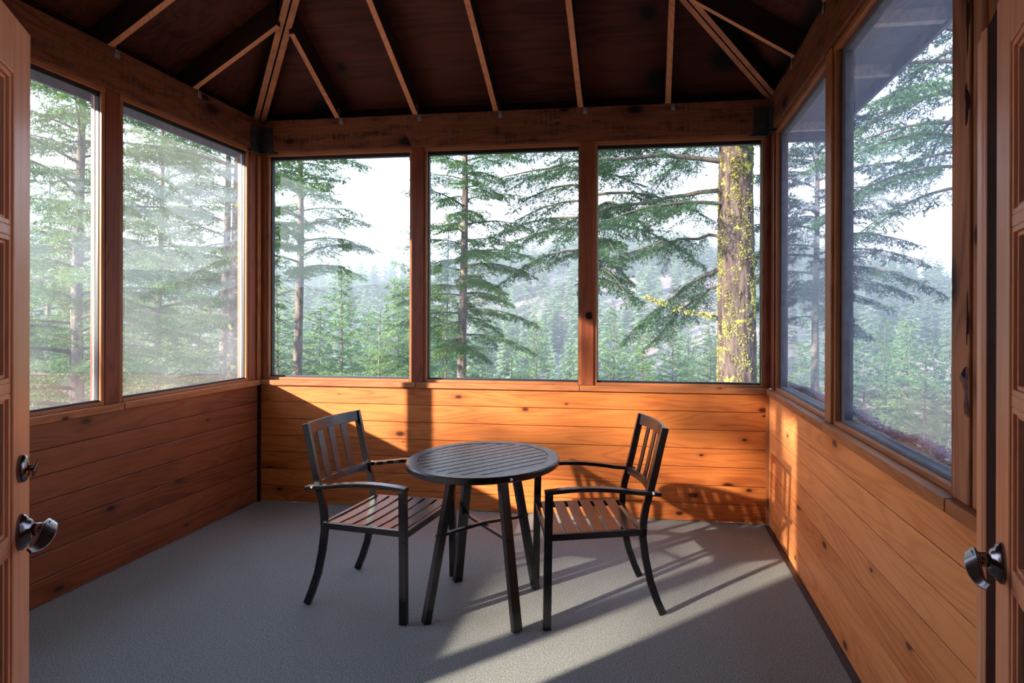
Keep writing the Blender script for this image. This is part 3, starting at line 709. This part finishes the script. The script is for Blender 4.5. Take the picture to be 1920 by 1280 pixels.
def make_table():
    e = empty('round_table', (2.095, -1.284, 0)); tag(e, 'round dark metal bistro table with slatted top between the chairs', 'table')
    rr, z1 = .364, .712; sg = 72
    rim = MB(); prof = [(rr-.052, z1-.010), (rr-.052, z1-.001), (rr-.006, z1), (rr, z1-.006), (rr, z1-.026), (rr-.004, z1-.030), (rr-.014, z1-.030), (rr-.014, z1-.010)]
    for r_, z in prof:
        for j in range(sg): t = 2*math.pi*j/sg; rim.v.append((r_*math.cos(t), r_*math.sin(t), z))
    n = len(prof)
    for i in range(n):
        for j in range(sg): rim.f.append((i*sg+j, i*sg+(j+1) % sg, ((i+1) % n)*sg+(j+1) % sg, ((i+1) % n)*sg+j))
    rim.build('rim', M['metal'], e, smooth=False)
    a = R(47.5); d = Vector((math.cos(a), math.sin(a), 0)); nrm = Vector((-d.y, d.x, 0)); ri = rr-.054; ns = 11; pitch = 2*ri/ns
    for k in range(ns):
        lo = -ri+pitch*k+.0042; hi = lo+pitch-.0084; N_ = 7; top = []; bot = []
        for q in range(N_):
            v = lo+(hi-lo)*q/(N_-1); c = math.sqrt(max(ri*ri-v*v, 1e-5)); top.append((v, c)); bot.append((v, -c))
        loop = top+bot[::-1]
        vs = [tuple(nrm*v+d*c+Vector((0, 0, z))) for z in (z1-.016, z1-.0025) for v, c in loop]; L_ = len(loop)
        MB().add(vs, [tuple(range(L_))[::-1], tuple(range(L_, 2*L_))]+[(i, (i+1) % L_, L_+(i+1) % L_, L_+i) for i in range(L_)]).build('tabletop_slat', M['metal'], e)
    MB().sweep([tuple(d.xyz*0+nrm*-(ri-.02)+Vector((0, 0, z1-.018))), tuple(nrm*(ri-.02)+Vector((0, 0, z1-.018)))], .03, .014).build('cross_brace', M['metal'], e)
    feet = [(.213, -.218), (.216, .203), (-.206, .223), (-.213, -.203)]
    for fx, fy in feet:
        o_ = Vector((fx, fy, 0))
        MB().sweep([o_*.995+Vector((0, 0, .003)), o_*.545+Vector((0, 0, z1-.030))], .042, .032, side=tuple(Vector((-fy, fx, 0)))).build('leg', M['metal'], e, bevel=.0018); lg_ = COL.objects[-1]
        q = o_*.745+Vector((0, 0, .385)); dd = o_.normalized()*.02
        MB().tube([q+dd, q+dd*1.35], .007, 8).build('bolt_cap', M['metal'], lg_)
    k = .735
    for (p, q), dz in (((feet[0], feet[2]), .0), ((feet[1], feet[3]), .013)):
        MB().sweep([Vector((p[0]*k, p[1]*k, .385)), Vector((0, 0, .385+dz)), Vector((q[0]*k, q[1]*k, .385))], .021, .014).build('stretcher', M['metal'], e, bevel=.002)
    th = math.atan2(-.30, .205)
    MB().tube([(math.cos(th)*(rr-.001), math.sin(th)*(rr-.001), z1-.015), (math.cos(th)*(rr+.003), math.sin(th)*(rr+.003), z1-.015)], .0065, 6).build('bolt_cap', M['white'], e)
make_table()

# ================================================================== OUTDOORS
rng = np.random.default_rng(7)
def px_dir(px): 
    v = Rv*((px-CX)/FPX)+Fv; return v           # unit cam depth
def at_px(px, depth, z=0.0):
    p = CAM+px_dir(px)*depth; return Vector((p.x, p.y, z))
CXY = np.array((CAM.x, CAM.y))
_ph = rng.uniform(0, 6.28, 12)
def wob(x, y, s, k): return np.sin(x*s+_ph[k])*np.cos(y*s*1.17+_ph[k+1])+.5*np.sin(x*s*2.3+y*s*1.9+_ph[k+2])
def ground(x, y):
    dx, dy = x-CXY[0], y-CXY[1]; r = np.hypot(dx, dy); az = np.degrees(np.arctan2(dx, dy))
    ridge = np.interp(az, [-70, -50, -35, -15, 0, 12, 20, 30, 45], [15, 15, 15, 22, 34, 33, 17, 9, 8])
    near = -2.6-.33*np.clip(r-4, 0, 75)
    zv = -2.6-.33*71
    far = np.interp(r, [75, 110, 290, 400, 900], [0, 2, 1000, 900, 400])/1000.
    z = np.where(r < 75, near, zv+(ridge-zv)*far)
    return z+wob(x, y, .045, 0)*np.clip((r-20)/60, 0, 1)*2.2+wob(x, y, .3, 3)*.12
def grid_mesh(az0, az1, rs, naz):
    A = np.radians(np.linspace(az0, az1, naz)); RR = np.array(rs)
    X = CXY[0]+np.outer(RR, np.sin(A)); Y = CXY[1]+np.outer(RR, np.cos(A)); Z = ground(X, Y)
    return X, Y, Z
rs = np.concatenate([np.linspace(2, 30, 30), np.linspace(32, 120, 45), np.linspace(124, 420, 70)])
X, Y, Z = grid_mesh(-180, 180, rs, 241)
vs = np.stack([X.ravel(), Y.ravel(), Z.ravel()], 1); nr, na = X.shape
ii = np.arange(nr-1)[:, None]*na+np.arange(na-1)[None, :]
fs = np.stack([ii, ii+1, ii+na+1, ii+na], -1).reshape(-1, 4)
def np_mesh(name, v, f):
    me = bpy.data.meshes.new(name); n = f.shape[1]
    me.vertices.add(len(v)); me.vertices.foreach_set('co', np.ascontiguousarray(v, dtype=np.float32).ravel())
    me.loops.add(f.size); me.loops.foreach_set('vertex_index', np.ascontiguousarray(f, dtype=np.int32).ravel())
    me.polygons.add(len(f)); me.polygons.foreach_set('loop_start', np.arange(0, f.size, n, dtype=np.int32)); me.polygons.foreach_set('loop_total', np.full(len(f), n, dtype=np.int32))
    me.update(calc_edges=True); me.validate(); return me
g = link('ground', np_mesh('ground', vs, fs), M['hill'], smooth=True); tag(g, kind='structure', label='brushy slopes falling away from the porch and rising to the far ridge')
# far blue hill beyond the ridge at the right
A = np.radians(np.linspace(8, 60, 60)); hv = []
for t, h in ((900, -60), (1000, 60), (1150, 76)):
    for a in A: hv.append((CXY[0]+t*math.sin(a), CXY[1]+t*math.cos(a), h if h < 0 else h*(.62+.38*math.sin(min(1.57, (a-.14)*2.6)))+5*math.sin(a*23)+2.5*math.sin(a*61)))
hv = np.array(hv); n_ = len(A); ii = np.arange(2)[:, None]*n_+np.arange(n_-1)[None, :]
fh = np.stack([ii, ii+1, ii+n_+1, ii+n_], -1).reshape(-1, 4)
h_ = link('hill', np_mesh('hill', hv, fh), M['bluehill'], smooth=True); tag(h_, kind='structure', label='forested hill painted haze blue on the horizon in the right window')

# ---------------- conifers
def unit(a): return a/np.maximum(np.linalg.norm(a, axis=-1, keepdims=True), 1e-9)
def needles(P, D, L, K, nl, nw, rg, spread=.8):
    """triangles around twigs P->P+D*L"""
    n = len(P); u = (np.arange(K)[None, :]+rg.random((n, K)))/K
    pos = P[:, None, :]+D[:, None, :]*(L[:, None]*u)[..., None]
    rv = unit(rg.normal(size=(n, K, 3))); rv[..., 2] *= .6
    Dn = np.broadcast_to(D[:, None, :], rv.shape); pr = unit(rv-Dn*(rv*Dn).sum(-1, keepdims=True))
    td = unit(Dn*.62+pr*spread); l = nl*(.7+.6*rg.random((n, K)))
    wv = unit(np.cross(td, unit(rg.normal(size=(n, K, 3)))))*nw
    a = pos-wv; b = pos+wv; c = pos+td*l[..., None]
    return np.stack([a, b, c], 2).reshape(-1, 3)
def bary(v): return np_mesh('needles', v, np.arange(len(v)).reshape(-1, 3))
def branch_curve(p, az, el, L, droop, n=9):
    t = np.linspace(0, 1, n); d = np.array([math.cos(az), math.sin(az)])
    hor = L*t*math.cos(el); z = L*t*math.sin(el)-droop*L*t**2
    return np.stack([p[0]+d[0]*hor, p[1]+d[1]*hor, p[2]+z], 1)
def limb_foliage(C, L, rg, sp=.10, bl=.55, tl=.16, K=7, nl=.055, nw=.006, start=.12, hang=.35, sub=.055):
    """C: curve points. returns twig arrays (P,D,len) : branchlets each with side twigs"""
    n = max(3, int(L*(1-start)/sp)); t = np.linspace(start, 1, n)
    idx = t*(len(C)-1); i0 = np.minimum(idx.astype(int), len(C)-2); fr = (idx-i0)[:, None]
    P = C[i0]*(1-fr)+C[i0+1]*fr; F = unit(C[i0+1]-C[i0])
    up = np.array([0, 0, 1.]); S = unit(np.cross(F, up))
    sg = np.where(np.arange(n) % 2 == 0, 1, -1)[:, None]
    D = unit(F*.75+S*sg*(.7+.2*rg.random((n, 1)))+np.array([0, 0, -1.])*hang*rg.random((n, 1))+rg.normal(size=(n, 3))*.12)
    l = bl*(np.clip(1.15-t, .12, 1)**.7)*(.6+.5*rg.random(n)); l = np.minimum(l, .45*L)
    TP, TD, TL = [P], [D], [l]
    m_ = np.maximum((l/sub).astype(int), 1)
    P2, D2, L2 = [], [], []
    rep = np.repeat(np.arange(n), m_); k = np.concatenate([np.arange(q) for q in m_]); u = (k+.6)/np.repeat(m_, m_)
    Pb = P[rep]+D[rep]*(l[rep]*u)[:, None]; Db = D[rep]
    S2 = unit(np.cross(Db, up)); s2 = np.where(k % 2 == 0, 1, -1)[:, None]
    Dt = unit(Db*.7+S2*s2*.75+np.array([0, 0, -1.])*hang*.8*rg.random((len(rep), 1))+rg.normal(size=(len(rep), 3))*.15)
    Lt = tl*(1.1-.6*u)*(.6+.7*rg.random(len(rep)))
    return np.concatenate([P, Pb]), np.concatenate([D, Dt]), np.concatenate([l, Lt])
def tube_np(C, r0, r1, seg=5):
    n = len(C); r = np.linspace(r0, r1, n); F = unit(np.gradient(C, axis=0)); ref = np.array([.31, .17, .93]); A = unit(np.cross(F, ref)); B = np.cross(F, A)
    th = np.arange(seg)*2*math.pi/seg
    V = (C[:, None, :]+(A[:, None, :]*np.cos(th)[None, :, None]+B[:, None, :]*np.sin(th)[None, :, None])*r[:, None, None]).reshape(-1, 3)
    i = np.arange(n-1)[:, None]*seg; j = np.arange(seg)[None, :]; jn = (j+1) % seg
    f = np.stack([i+j, i+jn, i+seg+jn, i+seg+j], -1).reshape(-1, 4); return V, f
def cat(parts):
    V, Fc, k = [], [], 0
    for v, f in parts: V.append(v); Fc.append(f+k); k += len(v)
    return np.concatenate(V), np.concatenate(Fc)
def trunk_mesh(H, r, seg=16, rough=.0, lean=(0, 0), rg=rng):
    n = int(H/.35)+2; z = np.linspace(0, H, n); C = np.stack([lean[0]*(z/H)**1.3+.03*np.sin(z*.7), lean[1]*(z/H)**1.3+.03*np.cos(z*.5), z], 1)
    V, f = tube_np(C, r, r*.12, seg)
    if rough: V[:, :2] += (V[:, :2]-np.repeat(C[:, :2], seg, 0))*(rg.normal(size=(len(V), 1))*rough)
    return V, f, C
LODS = {}
def conifer(seed, H, r, c0, Rm, nb, fol, bark_m, lod=0, droop=.25, zlo=None, zhi=None, dead=0, el0=.15, lean=(0, 0), az_pref=None, dens=1.0, rough=.04):
    rg = np.random.default_rng(seed)
    V, f, C = trunk_mesh(H, r, 14 if lod < 2 else 6, rough, lean, rg)
    br = []; tw = [[], [], []]
    p = [dict(sp=.065, bl=.70, tl=.20, K=9, nl=.070, nw=.0095, sub=.06, hang=.75), dict(sp=.17, bl=.95, tl=.30, K=8, nl=.17, nw=.028, sub=.15), dict(sp=.42, bl=1.1, tl=.5, K=3, nl=.42, nw=.07, sub=.40)][lod]
    K = p.pop('K'); nl = p.pop('nl'); nw = p.pop('nw')
    for i in range(nb):
        u = (i+rg.random()*.8)/nb; h = H*(c0+(1-c0)*u)*.985
        az = i*2.39996+rg.normal()*.35 if az_pref is None else rg.normal(az_pref, .9)
        L = Rm*((1-u)**.75*.9+.10)*(.7+.5*rg.random())*(min(1, .45+u*3))
        Cb = branch_curve((np.interp(h, C[:, 2], C[:, 0]), np.interp(h, C[:, 2], C[:, 1]), h), az, el0+.55*u-.15*rg.random(), L, droop*(1-.5*u)+.08*rg.random())
        if i < dead*nb:
            L *= .4+.5*rg.random(); Cb = branch_curve(Cb[0], az+rg.normal()*.4, el0-.1+.3*rg.normal(), L, .05+.2*rg.random()); Cb[2:] += rg.normal(size=(len(Cb)-2, 3))*.03
        br.append(tube_np(Cb, max(.010, L*.014) if i >= dead*nb else .008, .003, 4 if lod else 5))
        if i >= dead*nb:
            a, b, c = limb_foliage(Cb, L, rg, **p); tw[0].append(a); tw[1].append(b); tw[2].append(c)
        else:
            t = rg.random(int(L*4)+1)*.8+.15
            for q in t:
                k = int(q*(len(Cb)-1)); P0 = Cb[k]; dd = unit((Cb[min(k+1, len(Cb)-1)]-Cb[max(k-1, 0)])+rg.normal(size=3)*.12); l = .2+.5*rg.random()
                S = np.cross(dd, [0, 0, 1.])*(1 if rg.random() > .5 else -1); e_ = unit(dd+S*.8)
                br.append(tube_np(np.stack([P0, P0+e_*l*.5+[0, 0, -.03], P0+e_*l+[0, 0, -.12*l]]), .006, .002, 3))
    bv, bf = cat(br); P = np.concatenate(tw[0]); D = np.concatenate(tw[1]); Lw = np.concatenate(tw[2])
    nv = needles(P, D, Lw, K, nl, nw, rg)
    return dict(trunk=np_mesh('trunk', V, f), branch=np_mesh('branches', bv, bf), fol=bary(nv), fm=fol, bm=bark_m)
def plant(name, d, loc, rz, label, cat_, group=None, scale=1.0):
    e = empty(name, loc, rz); e.scale = (scale,)*3; tag(e, label, cat_, group)
    for nm, me, mt, sm in (('trunk', d['trunk'], d['bm'], True), ('branches', d['branch'], M['twig'], True), ('foliage', d['fol'], d['fm'], False)):
        if not me.materials: me.materials.append(mt)
        o = bpy.data.objects.new(nm, me); COL.objects.link(o); o.parent = e
        if sm: me.polygons.foreach_set('use_smooth', [True]*len(me.polygons))
    return e
def base(px, depth, dz=-.15):
    p = at_px(px, depth); p.z = float(ground(np.array(p.x), np.array(p.y)))+dz; return p

# --- the big lichen covered trunk in the right back window, with its furrowed bark and limbs
def big_trunk():
    b = base(1381, 10.5); e = empty('lichen_covered_fir', b); tag(e, 'massive furrowed fir trunk covered in yellow lichen, close outside the right back window', 'tree')
    rg = np.random.default_rng(11); H = 17.; seg = 84; n = 300; z = np.linspace(0, H, n); th = np.linspace(0, 2*math.pi, seg, endpoint=False)
    Z_, T_ = np.meshgrid(z, th, indexing='ij')
    r = .405-.012*Z_; ph = rg.uniform(0, 6.28, 20)
    fur = np.zeros_like(Z_)
    for k, (ft, fz, a) in enumerate(((17, .9, .35), (23, 1.7, .3), (31, 2.9, .3), (41, 4.3, .22), (13, 6.1, .2))):
        fur += a*np.sin(T_*ft+1.6*np.sin(Z_*fz+ph[k])+.9*np.sin(Z_*fz*2.7+ph[k+5]+T_*3))
    r = r*(1+.035*np.clip(fur, -1, 1)+.012*rg.normal(size=r.shape))
    V = np.stack([r*np.cos(T_)+.02*np.sin(Z_*.5), r*np.sin(T_), Z_], -1).reshape(-1, 3)
    i = np.arange(n-1)[:, None]*seg; j = np.arange(seg)[None, :]; jn = (j+1) % seg
    f = np.stack([i+j, i+jn, i+seg+jn, i+seg+j], -1).reshape(-1, 4)
    link('trunk', np_mesh('trunk', V, f), M['bark_big'], e, smooth=True)
    # lichen tufts, clumped
    zz0 = -b.z; N_ = 26000; lt = rg.uniform(0, 2*math.pi, N_); lz = rg.uniform(zz0-1.0, zz0+6.5, N_)
    key = np.sin(lt*3+lz*2.1+.5)+np.sin(lt*5-lz*3.3+2)+.9*np.sin(lt*9+lz*7.7)+.8*np.sin(lz*13+lt*2)
    keep = (key+rg.normal(size=N_)*.7) > .75; lt, lz = lt[keep], lz[keep]; N_ = len(lt)
    rr_ = .405-.012*lz+.006; c = np.stack([rr_*np.cos(lt)+.02*np.sin(lz*.5), rr_*np.sin(lt), lz], 1)
    nrm = np.stack([np.cos(lt), np.sin(lt), 0*lt], 1)
    s = (.006+.016*rg.random(N_)**2.5)
    tv = []
    for q in range(9):
        d0 = unit(nrm*.5+rg.normal(size=(N_, 3))); d1 = unit(nrm*.5+rg.normal(size=(N_, 3)))
        tv.append(np.stack([c, c+d0*s[:, None]*1.3, c+d1*s[:, None]*1.3], 1))
    tv = np.concatenate(tv, 0).reshape(-1, 3); lo = link('lichen', bary(tv), M['moss'], e); tag(lo, 'tufts of yellow green lichen', kind='stuff')
    # limbs: (world-z at trunk, azimuth, length, elevation, droop)
    br, P, D, L = [], [], [], []
    left = math.atan2(-Rv.y, -Rv.x)
    lim = [(3.42, left+.10, 3.1, .10, .22), (3.05, left-.25, 2.6, -.05, .12), (2.85, left+.35, 2.2, .0, .25), (3.8, left-.1, 3.4, .1, .2), (4.3, left+.3, 3.0, .1, .3), (2.45, left-.45, 1.5, .05, .2),
           (3.6, left+1.2, 2.4, .1, .3), (4.0, left-1.3, 2.6, .1, .3), (4.8, left+.0, 3.2, .1, .3), (5.3, left+2.2, 3., .1, .3), (5.6, left-2.4, 3., .1, .3), (2.02, left-.55, 1.5, -.35, .3), (1.85, left-.75, 1.2, -.4, .3),
           (6.2, left+.6, 3., .1, .3), (6.6, left-.8, 3., .1, .3), (7.2, left+3., 3., .1, .3)]
    for k, (zw, az, l, el, dr) in enumerate(lim):
        zw = 1.4+(zw-1.4)*1.38; l *= 1.38
        C = branch_curve((.3*math.cos(az), .3*math.sin(az), zw-b.z), az, el, l, dr, 12); C[1:-1] += rg.normal(size=(10, 3))*.025
        br.append(tube_np(C, .016+.008*l, .006, 6))
        a1, b1, c1 = limb_foliage(C, l, rg, sp=.042, bl=.95, tl=.20, start=.08, hang=.9, sub=.055); P.append(a1); D.append(b1); L.append(c1)
    # bare lichened branch
    C = branch_curve((.3*math.cos(left), .3*math.sin(left), 1.38-b.z), left-.2, .05, 1.3, -.22, 12); C[1:-1] += rg.normal(size=(10, 3))*.02
    br.append(tube_np(C, .018, .005, 6))
    bv, bf = cat(br); link('limbs', np_mesh('limbs', bv, bf), M['twig'], e, smooth=True)
    P, D, L = map(np.concatenate, (P, D, L)); link('foliage', bary(needles(P, D, L, 9, .060, .0065, rg)), M['fol_dark'], e)
    c = C[np.repeat(np.arange(1, 12), 13)]+rg.normal(size=(143, 3))*.022; tv = []
    for q in range(8): tv.append(np.stack([c, c+unit(rg.normal(size=c.shape))*.035, c+unit(rg.normal(size=c.shape)+[0, 0, -.5])*.035], 1))
    lo = link('branch_lichen', bary(np.concatenate(tv, 0).reshape(-1, 3)), M['moss'], e); tag(lo, 'yellow lichen hanging on a bare branch', kind='stuff')
big_trunk()

# --- individual near trees
def near(seed, px, depth, diam, H, c0, Rm, nb, fol, name, label, cat_='tree', **k):
    b = base(px, depth); d = conifer(seed, H, diam/2, c0, Rm, nb, fol, k.pop('bark', M['bark_grey']), **k)
    return plant(name, d, b, 0, label, cat_)
near(21, 561, 16.5, .40, 17, .42, 3.4, 60, M['fol_near'], 'douglas_fir', 'tall grey trunked fir in the left back window', lod=0, droop=.35, dead=.30)
near(22, 869, 15.5, .36, 18, .36, 2.6, 84, M['fol_near'], 'douglas_fir', 'straight dark trunked fir in the middle back window', lod=0, droop=.3, dead=.05)
near(23, 838, 18.5, .15, 12, .2, 1.6, 60, M['fol_mid'], 'young_fir', 'slim fir just left of the straight trunk in the middle back window', lod=0, droop=.2)
near(24, 1112, 13.0, .34, 16, .50, 3.2, 54, M['fol_dark'], 'douglas_fir', 'dark drooping fir behind the post between middle and right back windows', lod=0, droop=.42)
near(25, 448, 11.0, .46, 15, .30, 3.6, 64, M['fol_near'], 'douglas_fir', 'mossy yellow barked fir at the far end of the left windows', lod=0, droop=.25, dead=.5, bark=M['bark_big'])
near(26, 424, 13.2, .32, 15, .35, 3.2, 60, M['fol_near'], 'douglas_fir', 'grey barked fir just behind the mossy fir, left windows', lod=0, droop=.25, dead=.35)
near(27, 375, 15.5, .18, 10, .15, 2.6, 60, M['fol_pale'], 'fir', 'thin fir with grey dead twigs left of the mossy fir', lod=0, droop=.2, dead=.5)
near(28, 300, 13.0, .25, 14, .2, 3.4, 84, M['fol_near'], 'fir', 'fir with spreading boughs in the far left window', lod=0, droop=.3, dead=.25)
near(29, 150, 9.5, .30, 13, .25, 3.2, 90, M['fol_near'], 'fir', 'bushy fir filling the near left window', lod=0, droop=.35, dead=.1)
near(30, 90, 15, .28, 13, .10, 3.4, 90, M['fol_pale'], 'fir', 'pale fir beside the open left door', lod=0, droop=.25)
near(31, 1805, 8.5, .40, 15, .53, 3.4, 60, M['fol_dark'], 'douglas_fir', 'dark fir with drooping boughs at the top of the large right window', lod=0, droop=.38)
near(32, 711, 23, .22, 11.2, .18, 3.3, 60, M['fol_mid'], 'fir', 'mid green fir at the right side of the left back window', lod=0, droop=.2)
near(33, 780, 24, .26, 15, .15, 3.4, 70, M['fol_mid'], 'fir', 'bright green fir behind the left back post', lod=0, droop=.2)
near(34, 1735, 24, .20, 10.9, .25, 2.2, 40, M['fol_pale'], 'young_pine', 'young open pine standing alone in the large right window', lod=0, droop=-.15, el0=.2)
near(35, 915, 20, .14, 8.6, .2, 1.5, 50, M['fol_near'], 'young_fir', 'leaning thin fir right of the straight trunk, middle back window', lod=0, droop=.4, lean=(-1.2, 0))
near(36, 1530, 14, .3, 15, .52, 3.2, 54, M['fol_dark'], 'douglas_fir', 'dark fir whose boughs cross the far right window', lod=0, droop=.3)

e = conifer(61, 20, .07, .55, 1.35, 84, M['fol_near'], M['bark_grey'], lod=0, droop=.3)
plant('fir', e, (-10.3, -12.35, -6.0), 0, 'fir left of the porch, outside the view, whose boughs dapple the sun', 'tree')
# --- mid distance firs on the near slope
protos = [conifer(50+i, 16, .13, .04, 3.2, 105, [M['fol_mid'], M['fol_pale'], M['fol_near']][i], M['bark_grey'], lod=1, droop=.12) for i in range(3)]
mid = [(150, 30), (225, 24), (270, 34), (330, 28), (395, 36), (110, 42), (60, 26), (470, 44), (520, 40), (600, 46), (640, 34), (690, 50), (745, 38), (830, 44), (905, 52), (960, 40), (1005, 56), (1075, 48), (1150, 50),
       (1205, 62), (1262, 54), (1290, 66), (1330, 60), (1500, 40), (1560, 52), (1620, 44), (1660, 58), (1700, 40), (1780, 50), (1840, 44), (20, 36), (1440, 46), (780, 60), (560, 62), (430, 58), (1590, 70), (1690, 72), (1750, 66)]
rg = np.random.default_rng(5)
ords = ['first', 'second', 'third', 'fourth', 'fifth', 'sixth', 'seventh', 'eighth', 'ninth', 'tenth', 'eleventh', 'twelfth', 'thirteenth']; cnt = {}
for k, (px, dp) in enumerate(sorted(mid)):
    b = base(px, dp); i = int(rg.integers(0, 3))
    top = {}.get(px); tgt = .5+rg.random()*.35
    # height so that the top stays a little below the horizon as in the photograph
    ytop = rg.uniform(560, 650) if px > 880 else rg.uniform(470, 600)
    zt_ = 1.4+(590-ytop)/FPX*dp; sc = max(.35, min(1.7, (zt_-b.z)/16))
    where = 'left windows' if px < 480 else 'left back window' if px < 790 else 'middle back window' if px < 1100 else 'right back window' if px < 1440 else 'right windows'
    cnt[where] = cnt.get(where, -1)+1
    plant('slope_fir', protos[i], b, rg.random()*6.28, 'green fir on the slope below, %s from the left through the %s' % (ords[cnt[where]], where), 'tree', 'firs on the slope, %s' % where, sc)

# --- far hillside: nearest 300 as individuals, the rest one stuff object
def far_fir(seed, lean=0):
    rg = np.random.default_rng(seed); H = 14.; V = []; 
    n = 34
    for i in range(n):
        u = i/(n-1); z = H*(.06+.90*u); r = 2.5*(1-u)**.85+.12; m_ = int(16-9*u)
        for q in range(m_):
            a = rg.random()*6.28; L = r*(.65+.55*rg.random()); wd_ = .30*L+.10; d = np.array([math.cos(a), math.sin(a), 0]); s = np.array([-d[1], d[0], 0])
            p = np.array([0, 0, z+rg.normal()*.15]); tip = p+d*L+np.array([0, 0, -.28*L+rg.normal()*.1]); mid_ = p+d*L*.6
            V += [p, mid_-s*wd_+[0, 0, -.12*L], tip, p, tip, mid_+s*wd_+[0, 0, -.12*L]]
    return np.array(V)
ff = [far_fir(80+i) for i in range(4)]
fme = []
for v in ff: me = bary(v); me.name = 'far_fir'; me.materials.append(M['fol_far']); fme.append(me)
rg = np.random.default_rng(9); pts = []
while len(pts) < 1500:
    az = R(rg.uniform(-56, 31)); r = math.sqrt(rg.uniform(78**2, 300**2)); x, y = CXY[0]+r*math.sin(az), CXY[1]+r*math.cos(az)
    bare = -5 < math.degrees(az) < 13 and 105 < r < 235 and rg.random() < .72     # the brushy clearing on the far slope
    if not bare and wob(np.array(x), np.array(y), .03, 6)+rg.random()*1.3 > .25: pts.append((r, x, y))
pts.sort()
for k, (r, x, y) in enumerate(pts[:300]):
    o = bpy.data.objects.new('hillside_fir', fme[k % 4]); COL.objects.link(o); s = rg.uniform(.75, 1.45)*(1.0 if r > 110 else .9)
    o.location = (x, y, float(ground(np.array(x), np.array(y)))-.4); o.rotation_euler = (0, 0, rg.random()*6.28); o.scale = (s*rg.uniform(.8, 1.1),)*2+(s,)
    tag(o, 'distant pale green fir on the hillside across the valley', 'tree', 'firs on the hillside across the valley')
V = []
low = ff[0].reshape(-1, 3, 3)
for k, (r, x, y) in enumerate(pts[300:]):
    v = ff[k % 4].reshape(-1, 6, 3)[::2].reshape(-1, 3); s = rg.uniform(.75, 1.45); a = rg.random()*6.28; c_, s_ = math.cos(a), math.sin(a)
    q = np.stack([v[:, 0]*c_-v[:, 1]*s_, v[:, 0]*s_+v[:, 1]*c_, v[:, 2]], 1)*s; q[:, :2] *= 1.15; q += [x, y, float(ground(np.array(x), np.array(y)))-.4]; V.append(q)
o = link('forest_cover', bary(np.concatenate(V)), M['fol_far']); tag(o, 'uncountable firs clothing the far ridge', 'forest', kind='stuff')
# thin valley haze beyond the near trees
hz = MB().box((-420, 30, -60), (260, 420, 90)).build('valley_haze', None); tag(hz, kind='stuff')
mt, nt, out, N = nodes('thin haze')
vs_ = N('ShaderNodeVolumeScatter', {'Color': (.86, .93, 1.0, 1), 'Density': .0017, 'Anisotropy': .2}); nt.links.new(vs_.outputs[0], out.inputs['Volume']); hz.data.materials.append(mt)
